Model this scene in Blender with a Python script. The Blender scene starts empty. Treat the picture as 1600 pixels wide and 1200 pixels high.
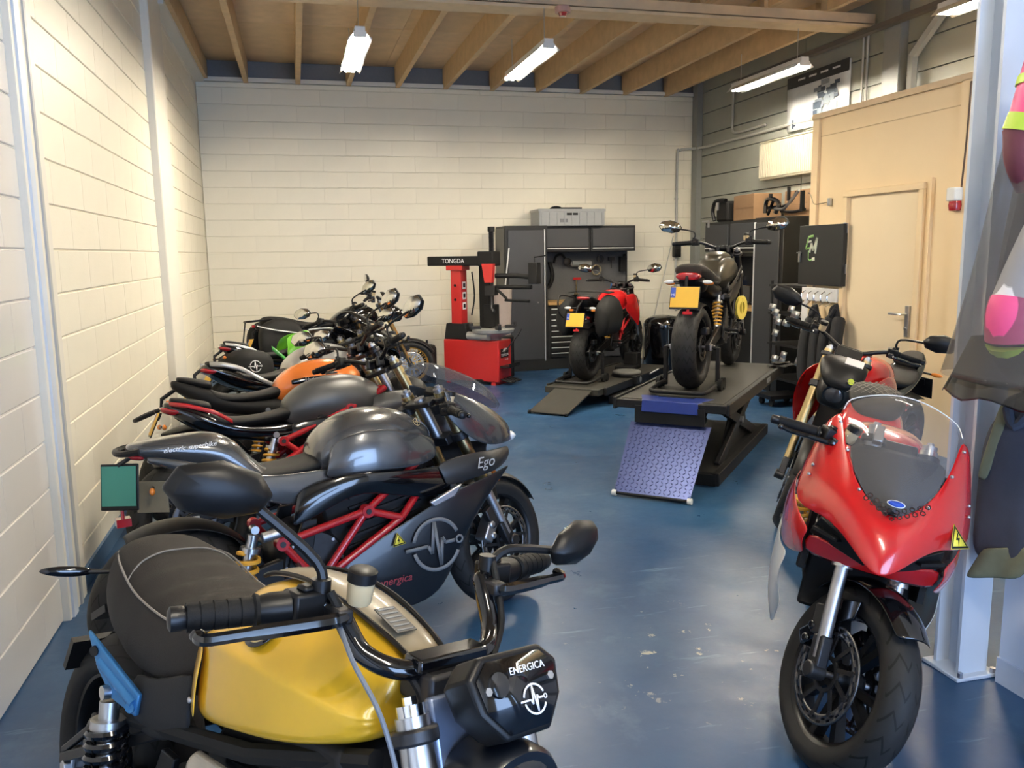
import bpy, bmesh, math, random
from mathutils import Vector, Matrix
random.seed(7)
R = math.radians
scene = bpy.context.scene
COL = scene.collection

# ---------------------------------------------------------------- camera
cam_d = bpy.data.cameras.new('camera'); cam = bpy.data.objects.new('camera', cam_d); COL.objects.link(cam)
YAW, PIT, ROLL, FPX = R(14.2), R(8.95), R(-.85), 1311.0
fw = Vector((math.sin(YAW)*math.cos(PIT), math.cos(YAW)*math.cos(PIT), -math.sin(PIT)))
rt0 = Vector((math.cos(YAW), -math.sin(YAW), 0)); up0 = rt0.cross(fw)
rt = rt0*math.cos(ROLL)+up0*math.sin(ROLL); up = rt.cross(fw)
M4 = Matrix((rt, up, -fw)).transposed().to_4x4(); M4.translation = Vector((1.121, 0, 1.65))
cam.matrix_world = M4
cam_d.sensor_width = 36; cam_d.sensor_fit = 'HORIZONTAL'; cam_d.lens = 36*FPX/1600; cam_d.clip_start = .05
scene.camera = cam
# ---------------------------------------------------------------- world, daylight, exposure
w = bpy.data.worlds.new('daylight'); scene.world = w; w.use_nodes = True
wn = w.node_tree.nodes; wl = w.node_tree.links
bg = wn['Background']; bg.inputs[0].default_value = (.42, .62, 1.0, 1); bg.inputs[1].default_value = 9.0
pd = bpy.data.lights.new('door_portal', 'AREA'); pd.shape = 'RECTANGLE'; pd.size = 3.6; pd.size_y = 3.0; pd.cycles.is_portal = True
po = bpy.data.objects.new('door_portal', pd); COL.objects.link(po); po.location = (3.0, -3.45, 1.5); po.rotation_euler = (R(90), 0, 0)
vs = scene.view_settings
vs.view_transform = 'Standard'; vs.look = 'None'; vs.gamma = 1; vs.use_curve_mapping = False; vs.exposure = 0.36
TUBE_STRENGTH = 225.0

# ---------------------------------------------------------------- materials
MATS = {}
def mat(name, col, rough=.5, metal=0., coat=0., noise=0., nscale=30., bump=0., bscale=200., emit=None, estr=0., trans=0., alpha=1., spec=.5, sheen=0.):
    if name in MATS: return MATS[name]
    m = bpy.data.materials.new(name); m.use_nodes = True
    nt = m.node_tree; n = nt.nodes; l = nt.links
    b = n['Principled BSDF']
    c = (*col, 1)
    b.inputs['Base Color'].default_value = c
    b.inputs['Roughness'].default_value = rough; b.inputs['Metallic'].default_value = metal
    b.inputs['Coat Weight'].default_value = coat; b.inputs['Coat Roughness'].default_value = .05
    b.inputs['Specular IOR Level'].default_value = spec
    if trans: b.inputs['Transmission Weight'].default_value = trans
    if alpha < 1: b.inputs['Alpha'].default_value = alpha
    if sheen: b.inputs['Sheen Weight'].default_value = sheen
    if emit: b.inputs['Emission Color'].default_value = (*emit, 1); b.inputs['Emission Strength'].default_value = estr
    tc = n.new('ShaderNodeTexCoord')
    if noise:
        tx = n.new('ShaderNodeTexNoise'); tx.inputs['Scale'].default_value = nscale; tx.inputs['Detail'].default_value = 4
        l.new(tc.outputs['Object'], tx.inputs['Vector'])
        mx = n.new('ShaderNodeMix'); mx.data_type = 'RGBA'
        mx.inputs['A'].default_value = tuple(x*(1-noise) for x in col)+(1,)
        mx.inputs['B'].default_value = tuple(min(1, x*(1+noise)) for x in col)+(1,)
        l.new(tx.outputs['Fac'], mx.inputs['Factor']); l.new(mx.outputs['Result'], b.inputs['Base Color'])
    if bump:
        t2 = n.new('ShaderNodeTexNoise'); t2.inputs['Scale'].default_value = bscale; t2.inputs['Detail'].default_value = 3
        l.new(tc.outputs['Object'], t2.inputs['Vector'])
        bp = n.new('ShaderNodeBump'); bp.inputs['Strength'].default_value = bump; bp.inputs['Distance'].default_value = .002
        l.new(t2.outputs['Fac'], bp.inputs['Height']); l.new(bp.outputs['Normal'], b.inputs['Normal'])
    MATS[name] = m
    return m

black_plastic = mat('black_plastic', (.005, .005, .0055), .42, spec=.3, noise=.2)
black_gloss = mat('black_gloss', (.003, .003, .004), .12, coat=.6, noise=.1)
black_matte = mat('black_matte', (.006, .006, .006), .7, noise=.2, spec=.3)
black_metal = mat('black_metal', (.010, .010, .011), .38, .4, noise=.2)
rubber = mat('rubber', (.006, .006, .006), .7, spec=.25, bump=.2, bscale=400)
seat_black = mat('seat_black', (.008, .0075, .007), .55, spec=.3, noise=.15, bump=.5, bscale=700)
seat_brown = mat('seat_brown', (.020, .017, .0145), .72, spec=.3, noise=.12, bump=.6, bscale=500)
charcoal = mat('charcoal_panel', (.014, .014, .015), .65, spec=.3, noise=.12, bump=.2)
stitch = mat('stitch_thread', (.22, .20, .18), .8, noise=.1)
steel = mat('steel', (.55, .55, .55), .28, 1., noise=.08)
chrome = mat('chrome', (.8, .8, .8), .1, 1., noise=.03)
alu = mat('aluminium', (.5, .5, .52), .4, 1., noise=.1)
dark_alu = mat('dark_aluminium', (.05, .05, .053), .42, .8, noise=.2)
gold_fork = mat('gold_fork', (.62, .36, .12), .3, 1., noise=.05)
gold_pale = mat('gold_pale', (.60, .47, .24), .32, 1., noise=.05)
gold_rim = mat('gold_rim', (.85, .55, .12), .3, .9, noise=.05)
spring_yellow = mat('spring_yellow', (.80, .42, .05), .35, coat=.3, noise=.05)
red_frame = mat('red_frame', (.42, .008, .014), .3, coat=.5, noise=.08)
red_paint = mat('red_paint', (.56, .008, .010), .22, coat=.9, noise=.04)
red_deep = mat('red_deep', (.50, .010, .012), .22, coat=.9, noise=.04)
white_paint = mat('white_paint', (.78, .78, .76), .25, coat=.6, noise=.03)
yellow_paint = mat('yellow_paint', (.80, .46, .022), .28, .25, coat=.7, noise=.04)
silver_paint = mat('silver_paint', (.42, .42, .41), .3, .5, coat=.7, noise=.03)
grey_paint = mat('grey_paint', (.10, .102, .106), .24, .6, coat=.9, noise=.05, nscale=900)
grey_matte_paint = mat('grey_matte_paint', (.10, .10, .098), .38, .5, noise=.05)
dark_blue_black = mat('dark_fairing', (.006, .0075, .011), .32, coat=.25, noise=.08)
green_paint = mat('green_paint', (.16, .55, .03), .25, coat=.8, noise=.04)
green_dark = mat('green_stripe', (.05, .30, .05), .3, coat=.5, noise=.04)
orange_paint = mat('orange_paint', (.85, .22, .035), .25, .1, coat=.9, noise=.04)
olive_paint = mat('olive_paint', (.045, .040, .028), .35, .3, coat=.4, noise=.08)
blue_anod = mat('blue_bracket', (.05, .20, .42), .35, .5, noise=.08)
tail_red = mat('tail_red', (.35, .01, .015), .15, coat=.8, noise=.1)
amber = mat('amber', (.75, .22, .03), .2, noise=.05)
clear_lens = mat('clear_lens', (.75, .75, .75), .15, coat=.5, noise=.04)
plate_yellow = mat('plate_yellow', (.76, .44, .03), .5, noise=.03)
plate_blue = mat('plate_blue', (.01, .06, .40), .5, noise=.03)
plate_green = mat('plate_green', (.04, .22, .16), .45, noise=.03)
plate_back = mat('plate_back', (.20, .17, .11), .5, noise=.1)
mirror_glass = mat('mirror_glass', (.75, .75, .72), .06, 1., noise=.02)
disc_steel = mat('disc_steel', (.16, .16, .165), .35, 1., noise=.15, nscale=60)
battery_grey = mat('battery_case', (.014, .014, .015), .5, .4, noise=.15, spec=.3)
beige_cover = mat('beige_cover', (.42, .38, .31), .45, noise=.06)
tank_cover = mat('tank_cover', (.30, .25, .17), .3, coat=.3, noise=.06)
fluid = mat('fluid_pot', (.55, .43, .25), .3, noise=.08)
hose_grey = mat('hose_grey', (.13, .15, .18), .45, noise=.08)
decal_white = mat('decal_white', (.8, .8, .8), .5, noise=.02)
decal_grey = mat('decal_grey', (.16, .17, .18), .5, noise=.05)
decal_gold = mat('decal_gold', (.45, .33, .15), .45, noise=.05)
decal_red = mat('decal_red', (.30, .03, .04), .5, noise=.05)
sign_yellow = mat('sign_yellow', (.80, .68, .06), .5, noise=.03)
paper_white = mat('paper_white', (.75, .70, .68), .6, noise=.04)

def glass_mat(name, col, alpha, rough=.04):
    m = mat(name, col, rough, noise=.02, spec=.7); m.node_tree.nodes['Principled BSDF'].inputs['Alpha'].default_value = alpha
    return m
screen_smoke = glass_mat('smoked_screen', (.012, .012, .013), .62)
screen_clear = glass_mat('clear_screen', (.35, .34, .34), .15)
screen_tint = glass_mat('tinted_screen', (.10, .11, .13), .35)
plastic_bag = glass_mat('clear_plastic_bag', (.16, .16, .17), .26, .15)

def tyre_material():
    m = bpy.data.materials.new('tyre_rubber'); m.use_nodes = True
    nt = m.node_tree; n = nt.nodes; l = nt.links; b = n['Principled BSDF']
    b.inputs['Base Color'].default_value = (.014, .014, .015, 1); b.inputs['Roughness'].default_value = .62; b.inputs['Specular IOR Level'].default_value = .3
    tc = n.new('ShaderNodeTexCoord'); sp = n.new('ShaderNodeSeparateXYZ'); l.new(tc.outputs['Object'], sp.inputs[0])
    def math_(op, a, b_=None, v=None):
        k = n.new('ShaderNodeMath'); k.operation = op
        if hasattr(a, 'name'): l.new(a, k.inputs[0])
        else: k.inputs[0].default_value = a
        if b_ is not None:
            if hasattr(b_, 'name'): l.new(b_, k.inputs[1])
            else: k.inputs[1].default_value = b_
        return k.outputs[0]
    ang = math_('ARCTAN2', sp.outputs['Z'], sp.outputs['X'])
    a1 = math_('MULTIPLY', ang, 22/(2*math.pi))
    ay = math_('ABSOLUTE', sp.outputs['Y'])
    zig = math_('PINGPONG', math_('MULTIPLY', ay, 26.0), .5)
    ph = math_('FRACT', math_('ADD', math_('ADD', a1, math_('MULTIPLY', zig, 1.1)), 50.0))
    g = math_('LESS_THAN', ph, .15)
    band = math_('GREATER_THAN', ay, .008)
    rad = math_('SQRT', math_('ADD', math_('MULTIPLY', sp.outputs['X'], sp.outputs['X']), math_('MULTIPLY', sp.outputs['Z'], sp.outputs['Z'])))
    tread = math_('GREATER_THAN', rad, .262)
    gg = math_('MULTIPLY', math_('MULTIPLY', g, band), tread)
    mx = n.new('ShaderNodeMix'); mx.data_type = 'RGBA'; l.new(gg, mx.inputs['Factor'])
    nz = n.new('ShaderNodeTexNoise'); nz.inputs['Scale'].default_value = 25; l.new(tc.outputs['Object'], nz.inputs['Vector'])
    m2 = n.new('ShaderNodeMix'); m2.data_type = 'RGBA'; l.new(nz.outputs['Fac'], m2.inputs['Factor'])
    m2.inputs['A'].default_value = (.010, .010, .0105, 1); m2.inputs['B'].default_value = (.017, .017, .017, 1)
    l.new(m2.outputs['Result'], mx.inputs['A']); mx.inputs['B'].default_value = (.0015, .0015, .0015, 1)
    l.new(mx.outputs['Result'], b.inputs['Base Color'])
    bp = n.new('ShaderNodeBump'); bp.invert = True; bp.inputs['Distance'].default_value = .004; bp.inputs['Strength'].default_value = .8
    l.new(gg, bp.inputs['Height']); l.new(bp.outputs['Normal'], b.inputs['Normal'])
    return m
tyre_rubber = tyre_material()

# ---------------------------------------------------------------- mesh builder
class MB:
    def __init__(s): s.v = []; s.f = []
    def add(s, v, f, m=None):
        o = len(s.v)
        s.v += [tuple(m @ Vector(p)) if m is not None else tuple(p) for p in v]
        s.f += [tuple(i+o for i in q) for q in f]; return s
    def box(s, c, d, rot=None):
        x, y, z = (q/2 for q in d)
        v = [Vector(p) for p in ((-x,-y,-z),(x,-y,-z),(x,y,-z),(-x,y,-z),(-x,-y,z),(x,-y,z),(x,y,z),(-x,y,z))]
        if rot is not None: v = [rot @ p for p in v]
        c = Vector(c)
        return s.add([p+c for p in v], [(0,3,2,1),(4,5,6,7),(0,1,5,4),(1,2,6,5),(2,3,7,6),(3,0,4,7)])
    def hexa(s, a, b):
        """two quads a, b (4 points each, same order)"""
        return s.add(list(a)+list(b), [(3,2,1,0),(4,5,6,7),(0,1,5,4),(1,2,6,5),(2,3,7,6),(3,0,4,7)])
    def cyl(s, p0, p1, r0, r1=None, n=12):
        return s.tube([p0, p1], [r0, r0 if r1 is None else r1], n)
    def tube(s, pts, r, n=8, closed=False):
        P = [Vector(p) for p in pts]; k = len(P)
        rr = r if isinstance(r, (list, tuple)) else [r]*k
        T = []
        for i in range(k):
            a = P[i-1] if (i > 0 or closed) else P[i]; b = P[(i+1) % k] if (i < k-1 or closed) else P[i]
            t = (b-a); T.append(t.normalized() if t.length > 1e-9 else Vector((0,0,1)))
        u = T[0].orthogonal().normalized(); v = []
        for i in range(k):
            u = (u - T[i]*u.dot(T[i]))
            u = u.normalized() if u.length > 1e-6 else T[i].orthogonal().normalized()
            w_ = T[i].cross(u)
            for j in range(n):
                a = 2*math.pi*j/n
                v.append(P[i]+(u*math.cos(a)+w_*math.sin(a))*rr[i])
        f = []
        for i in range(k if closed else k-1):
            i2 = (i+1) % k
            for j in range(n):
                f.append((i*n+j, i*n+(j+1) % n, i2*n+(j+1) % n, i2*n+j))
        if not closed:
            f.append(tuple(range(n-1, -1, -1))); f.append(tuple((k-1)*n+j for j in range(n)))
        return s.add(v, f)
    def lathe(s, prof, o, ax, n=24, closed=False):
        """prof: (distance along axis, radius)"""
        o = Vector(o); ax = Vector(ax).normalized(); u = ax.orthogonal().normalized(); w_ = ax.cross(u)
        v = []; k = len(prof)
        for a_, r_ in prof:
            for j in range(n):
                t = 2*math.pi*j/n
                v.append(o+ax*a_+(u*math.cos(t)+w_*math.sin(t))*r_)
        f = []
        for i in range(k if closed else k-1):
            i2 = (i+1) % k
            for j in range(n):
                f.append((i*n+j, i*n+(j+1) % n, i2*n+(j+1) % n, i2*n+j))
        if not closed:
            f.append(tuple(range(n-1, -1, -1))); f.append(tuple((k-1)*n+j for j in range(n)))
        return s.add(v, f)
    def rings(s, rg, caps=True):
        n = len(rg[0]); v = [p for r_ in rg for p in r_]; f = []
        for i in range(len(rg)-1):
            for j in range(n):
                f.append((i*n+j, i*n+(j+1) % n, (i+1)*n+(j+1) % n, (i+1)*n+j))
        if caps:
            f.append(tuple(range(n-1, -1, -1))); f.append(tuple((len(rg)-1)*n+j for j in range(n)))
        return s.add(v, f)
    def half(s, st, caps=True):
        """stations (x, [(y,z) ... top centre to bottom centre]) mirrored in y"""
        rg = []
        for x, h in st:
            a = [(x, y, z) for y, z in h]
            b = [(x, -y, z) for y, z in reversed(h) if abs(y) > 1e-6]
            rg.append(a+b)
        return s.rings(rg, caps)
    def grid(s, rows):
        n = len(rows[0]); v = [p for r_ in rows for p in r_]; f = []
        for i in range(len(rows)-1):
            for j in range(n-1):
                f.append((i*n+j, i*n+j+1, (i+1)*n+j+1, (i+1)*n+j))
        return s.add(v, f)
    def prism(s, poly, a, b):
        """poly: 2D points; a, b: functions (p)->3D for the two faces"""
        n = len(poly); v = [a(p) for p in poly]+[b(p) for p in poly]
        f = [tuple(range(n-1, -1, -1)), tuple(range(n, 2*n))]+[(i, (i+1) % n, n+(i+1) % n, n+i) for i in range(n)]
        return s.add(v, f)
    def xz(s, poly, y0, y1): return s.prism(poly, lambda p: (p[0], y0, p[1]), lambda p: (p[0], y1, p[1]))
    def ell(s, c, r, nu=12, nv=8, m=None):
        v = []; f = []
        for i in range(1, nv):
            t = math.pi*i/nv
            for j in range(nu):
                a = 2*math.pi*j/nu
                v.append(Vector((r[0]*math.sin(t)*math.cos(a), r[1]*math.sin(t)*math.sin(a), r[2]*math.cos(t))))
        v += [Vector((0,0,r[2])), Vector((0,0,-r[2]))]
        if m is not None: v = [m @ p for p in v]
        v = [p+Vector(c) for p in v]
        for i in range(nv-2):
            for j in range(nu): f.append((i*nu+j, (i+1)*nu+j, (i+1)*nu+(j+1) % nu, i*nu+(j+1) % nu))
        for j in range(nu):
            f.append((len(v)-2, j, (j+1) % nu)); f.append((len(v)-1, (nv-2)*nu+(j+1) % nu, (nv-2)*nu+j))
        return s.add(v, f)
    def spring(s, p0, p1, Rr, r, turns, n=6):
        p0 = Vector(p0); p1 = Vector(p1); ax = (p1-p0).normalized(); u = ax.orthogonal().normalized(); w_ = ax.cross(u)
        k = int(turns*14); pts = []
        for i in range(k+1):
            t = i/k; a = 2*math.pi*turns*t
            pts.append(p0+(p1-p0)*t+(u*math.cos(a)+w_*math.sin(a))*Rr)
        return s.tube(pts, r, n)
    def xf(s, m):
        s.v = [tuple(m @ Vector(p)) for p in s.v]; return s

def finish(me, angle):
    for p in me.polygons: p.use_smooth = True
    me.set_sharp_from_angle(angle=R(angle))
def mesh(name, mb, angle=38):
    me = bpy.data.meshes.new(name); me.from_pydata([tuple(p) for p in mb.v], [], mb.f); me.update()
    bm = bmesh.new(); bm.from_mesh(me); bmesh.ops.recalc_face_normals(bm, faces=bm.faces); bm.to_mesh(me); bm.free()
    finish(me, angle); return me
def link(name, me, m, parent=None, loc=None, rot=None):
    o = bpy.data.objects.new(name, me); COL.objects.link(o)
    if m is not None and not me.materials: me.materials.append(m)
    if parent is not None: o.parent = parent
    if loc is not None: o.location = loc
    if rot is not None: o.rotation_euler = rot
    return o
def obj(name, mb, m, parent=None, sub=0, bev=0., solid=0., angle=38, loc=None, rot=None, label=None):
    o = link(name, mesh(name, mb, 180 if sub else angle), m, parent, loc, rot)
    if solid:
        d = o.modifiers.new('thickness', 'SOLIDIFY'); d.thickness = solid; d.offset = 0
    if bev:
        d = o.modifiers.new('bevel', 'BEVEL'); d.width = bev; d.segments = 2; d.limit_method = 'ANGLE'; d.angle_limit = R(35)
    if sub:
        d = o.modifiers.new('smooth', 'SUBSURF'); d.levels = sub; d.render_levels = sub
    if label: o['label'] = label
    return o
def thing(name, label, cat, loc=(0,0,0), rz=0., group=None, tilt=None):
    o = bpy.data.objects.new(name, None); COL.objects.link(o); o.empty_display_size = .1
    o.location = loc; o.rotation_euler = (0, 0, rz)
    tag(o, label, cat, group); return o
def tag(o, label, cat, group=None, kind=None):
    if label: o['label'] = label
    if cat: o['category'] = cat
    if group: o['group'] = group
    if kind: o['kind'] = kind
    return o
def struct(name, mb, m, parent=None, label=None, bev=0., angle=38):
    o = obj(name, mb, m, parent, bev=bev, angle=angle)
    if parent is None: o['kind'] = 'structure'
    if label: o['label'] = label
    return o
def catmull(pts, k=5):
    P = [Vector(p) for p in pts]; out = []
    for i in range(len(P)-1):
        a = P[max(i-1, 0)]; b = P[i]; c = P[i+1]; d = P[min(i+2, len(P)-1)]
        for j in range(k):
            t = j/k
            out.append(.5*((2*b)+(c-a)*t+(2*a-5*b+4*c-d)*t*t+(3*b-a-3*c+d)*t**3))
    out.append(P[-1]); return out
def text_mesh(name, s, size, m, parent, matrix, depth=.0006, shear=0., extra_w=1.):
    cu = bpy.data.curves.new(name, 'FONT'); cu.body = s; cu.size = size; cu.extrude = depth; cu.align_x = 'CENTER'; cu.align_y = 'CENTER'; cu.shear = shear
    t = bpy.data.objects.new(name+'_tmp', cu); COL.objects.link(t)
    dg = bpy.context.evaluated_depsgraph_get()
    me = bpy.data.meshes.new_from_object(t.evaluated_get(dg)); bpy.data.objects.remove(t); bpy.data.curves.remove(cu)
    me.materials.clear(); me.transform(matrix @ Matrix.Diagonal((extra_w, 1, 1, 1))); me.name = name
    return link(name, me, m, parent)
def frame_m(o, xdir, updir):
    """matrix whose X runs along xdir, Y along updir, Z out of the face"""
    x = Vector(xdir).normalized(); z = x.cross(Vector(updir)).normalized(); y = z.cross(x)
    m = Matrix((x, y, z)).transposed().to_4x4(); m.translation = Vector(o); return m
def emblem(parent, m, r, material, name='emblem'):
    """pulse line crossing a broken ring"""
    mb = MB()
    def arc(a0, a1):
        k = 18; v = []; f = []
        for i in range(k+1):
            a = R(a0+(a1-a0)*i/k)
            v += [(r*math.cos(a), r*math.sin(a), 0), (r*.86*math.cos(a), r*.86*math.sin(a), 0)]
        for i in range(k): f.append((2*i, 2*i+2, 2*i+3, 2*i+1))
        mb.add(v, f, m)
    arc(20, 165); arc(190, 335)
    pl = [(-1.25,0),(-.35,0),(-.22,-.3),(-.02,.85),(.1,-.8),(.25,.22),(.36,0),(.75,0)]
    for (a, b) in zip(pl, pl[1:]):
        d = Vector((b[0]-a[0], b[1]-a[1])).normalized(); q = Vector((-d.y, d.x))*.065
        mb.add([((a[0]-q.x)*r, (a[1]-q.y)*r, 0), ((b[0]-q.x)*r, (b[1]-q.y)*r, 0), ((b[0]+q.x)*r, (b[1]+q.y)*r, 0), ((a[0]+q.x)*r, (a[1]+q.y)*r, 0)], [(0,1,2,3)], m)
    k = 14; v = []; f = []
    for i in range(k):
        a = 2*math.pi*i/k
        v += [(r*(.95+.17*math.cos(a)), r*.17*math.sin(a), 0), (r*(.95+.09*math.cos(a)), r*.09*math.sin(a), 0)]
    for i in range(k): f.append((2*i, (2*i+2) % (2*k), (2*i+3) % (2*k), 2*i+1))
    mb.add(v, f, m)
    return obj(name, mb, material, parent, solid=.0006)
def warning_sign(parent, m, s):
    p = [(0, s*.58), (-s*.55, -s*.4), (s*.55, -s*.4)]
    def tri(k, dz):
        return [m @ Vector((x*k, (y-.0)*k, dz)) for x, y in p]
    a = obj('warning_sticker', MB().add(tri(1, 0), [(0,1,2)]), sign_yellow, parent, solid=.0005, label='yellow triangular high voltage warning sticker')
    mb = MB(); o = tri(.92, .0006); i = tri(.72, .0006)
    mb.add(o+i, [(0,1,4,3),(1,2,5,4),(2,0,3,5)])
    b = [(.06,.22),(-.12,-.05),(.0,-.05),(-.06,-.3),(.13,.03),(.01,.03),(.12,.22)]
    mb.add([m @ Vector((x*s, y*s, .0006)) for x, y in b], [(0,1,2,3,4,5,6)])
    obj('warning_mark', mb, black_matte, a, solid=.0004)
    return a
# ================================================================ THE ROOM
XR, YB, HB, CO = 7.05, 11.86, 3.87, .2115
def floor_material():
    m = bpy.data.materials.new('blue_epoxy_floor'); m.use_nodes = True
    nt = m.node_tree; n = nt.nodes; l = nt.links; b = n['Principled BSDF']
    tc = n.new('ShaderNodeTexCoord')
    def noise(s, d=4, r=.55, dist=0.):
        t = n.new('ShaderNodeTexNoise'); t.inputs['Scale'].default_value = s; t.inputs['Detail'].default_value = d
        t.inputs['Roughness'].default_value = r; t.inputs['Distortion'].default_value = dist
        l.new(tc.outputs['Object'], t.inputs['Vector']); return t.outputs['Fac']
    def ramp(src, p0, p1, c0=(0,0,0,1), c1=(1,1,1,1)):
        r = n.new('ShaderNodeValToRGB'); r.color_ramp.elements[0].position = p0; r.color_ramp.elements[1].position = p1
        r.color_ramp.elements[0].color = c0; r.color_ramp.elements[1].color = c1; l.new(src, r.inputs[0]); return r.outputs[0]
    def mix(f, a, c):
        x = n.new('ShaderNodeMix'); x.data_type = 'RGBA'; l.new(f, x.inputs['Factor'])
        for k, q in (('A', a), ('B', c)):
            if isinstance(q, tuple): x.inputs[k].default_value = q
            else: l.new(q, x.inputs[k])
        return x.outputs['Result']
    base = mix(ramp(noise(.9, 5), .35, .7), (.012, .052, .135, 1), (.024, .080, .170, 1))
    worn = mix(ramp(noise(2.6, 8, .7), .56, .75), base, (.06, .12, .20, 1))
    # scuffs: stretched streaks
    mp = n.new('ShaderNodeMapping'); mp.inputs['Rotation'].default_value = (0, 0, .6); mp.inputs['Scale'].default_value = (1.0, 7.0, 1)
    l.new(tc.outputs['Object'], mp.inputs['Vector'])
    ts = n.new('ShaderNodeTexNoise'); ts.inputs['Scale'].default_value = 2.2; ts.inputs['Detail'].default_value = 7; ts.inputs['Roughness'].default_value = .65
    l.new(mp.outputs[0], ts.inputs['Vector'])
    sc = mix(ramp(ts.outputs['Fac'], .61, .74), worn, (.11, .19, .28, 1))
    # chipped paint patch in the aisle
    sub_ = n.new('ShaderNodeVectorMath'); sub_.operation = 'DISTANCE'; sub_.inputs[1].default_value = (2.58, 3.0, 0); l.new(tc.outputs['Object'], sub_.inputs[0])
    near = ramp(sub_.outputs['Value'], .1, .62, (1,1,1,1), (0,0,0,1))
    ch = ramp(noise(8, 6, .7), .625, .65)
    mm = n.new('ShaderNodeMath'); mm.operation = 'MULTIPLY'; l.new(ch, mm.inputs[0]); l.new(near, mm.inputs[1])
    fin = mix(mm.outputs[0], sc, (.50, .46, .36, 1))
    # black rubber dots
    l.new(fin, b.inputs['Base Color'])
    rr = ramp(noise(3, 6, .7), .3, .8, (.26,.26,.26,1), (.52,.52,.52,1)); l.new(rr, b.inputs['Roughness'])
    bp = n.new('ShaderNodeBump'); bp.inputs['Strength'].default_value = .08; bp.inputs['Distance'].default_value = .01
    l.new(noise(14, 5), bp.inputs['Height']); l.new(bp.outputs['Normal'], b.inputs['Normal'])
    b.inputs['Specular IOR Level'].default_value = .55
    return m
floor_mat = floor_material()
block_paint = mat('cream_block_paint', (.84, .785, .64), .42, noise=.035, nscale=5, bump=.35, bscale=90)
mortar_paint = mat('cream_mortar_paint', (.74, .69, .55), .6, noise=.05, bump=.3)
near_wall_paint = mat('grey_cream_gloss_paint', (.70, .67, .62), .18, noise=.03, nscale=4, bump=.1, bscale=20)
plaster_white = mat('white_plaster', (.78, .74, .64), .5, noise=.03, nscale=6)
panel_grey = mat('grey_wall_panel', (.30, .31, .27), .5, noise=.08, nscale=6, bump=.2, bscale=60)
steel_grey = mat('grey_steel_paint', (.23, .24, .23), .45, noise=.06)
steel_blue_white = mat('blue_white_steel_paint', (.62, .68, .76), .35, noise=.05, nscale=8)
peach = mat('peach_paint', (.84, .64, .38), .5, noise=.03, nscale=4)
peach_door = mat('peach_door_paint', (.85, .69, .46), .4, noise=.03, nscale=4)
wood = mat('joist_wood', (.60, .42, .23), .65, noise=.22, nscale=9, bump=.2, bscale=60)
ply = mat('plywood_deck', (.66, .47, .27), .6, noise=.18, nscale=5, bump=.1)
ply2 = mat('plywood_deck_pale', (.70, .51, .31), .6, noise=.18, nscale=7, bump=.1)
white_trim = mat('white_trim_paint', (.70, .68, .62), .5, noise=.04)

struct('floor', MB().box((XR/2+1, 4.2, -.05), (XR+4, 16.5, .1)), floor_mat)

# block walls: a mortar backing and single blocks in running bond
BL, BD = .62, .05
def block_mesh(lx, hz, nm):
    e = .004; g = .0035
    x, z = lx/2-.0008, hz/2-g
    mb = MB()
    a = [(-x,0,-z),(x,0,-z),(x,0,z),(-x,0,z)]; b = [(-x,-BD+e,-z),(x,-BD+e,-z),(x,-BD+e,z),(-x,-BD+e,z)]; c = [(-x+.001,-BD,-z+e),(x-.001,-BD,-z+e),(x-.001,-BD,z-e),(-x+.001,-BD,z-e)]
    mb.rings([a, b, c]); return mesh(nm, mb, 30)
BM = {}
def block_wall(name, p0, dirx, normal_rot, length, z0, z1, m, back, phase=0.):
    """p0: start on the finished face; dirx: unit vector along the wall; blocks stand BD thick behind the face"""
    d = Vector(dirx); nrm = Vector((d.y, -d.x, 0))   # faces the room
    p0 = Vector(p0)
    mb = MB()
    a = p0-nrm*.008; q = p0-nrm*.2; e = d*length
    mb.hexa([a+Vector((0,0,z0)), a+e+Vector((0,0,z0)), a+e+Vector((0,0,z1)), a+Vector((0,0,z1))], [q+Vector((0,0,z0)), q+e+Vector((0,0,z0)), q+e+Vector((0,0,z1)), q+Vector((0,0,z1))])
    wall = struct(name, mb, back)
    k = int(round(z0/CO)); rz = math.atan2(d.y, d.x)
    while k*CO < z1-.02:
        h = min(CO, z1-k*CO)
        s = -phase-(BL/2 if k % 2 else 0.)
        while s < length-.01:
            x0 = max(s, 0); x1 = min(s+BL, length); s += BL
            if x1-x0 < .04: continue
            key = (round(x1-x0, 2), round(h, 3), m.name)
            if key not in BM:
                BM[key] = block_mesh(x1-x0, h, 'wall_block'); BM[key].materials.append(m)
            c = p0+d*((x0+x1)/2)-nrm*BD+Vector((0, 0, k*CO+h/2))
            # block mesh points to local -Y; rotate so that -Y = nrm
            link('block', BM[key], None, wall, c, (0, 0, rz))
        k += 1
    return wall
block_wall('wall_back', (0, YB, 0), (1, 0, 0), 0, 6.99, 0, HB, block_paint, mortar_paint)
block_wall('wall_left', (0, 8.45, 0), (0, 1, 0), 0, YB-8.45, 0, HB, block_paint, mortar_paint, .2)
block_wall('wall_left', (0, 4.36, 0), (0, 1, 0), 0, 7.75-4.36, 0, 4.45, block_paint, mortar_paint, .1)
block_wall('wall_left', (0, 1.6, 0), (0, 1, 0), 0, 4.06-1.6, 0, 4.45, near_wall_paint, mat('grey_mortar_paint', (.62, .59, .54), .3, noise=.05), .3)
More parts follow.
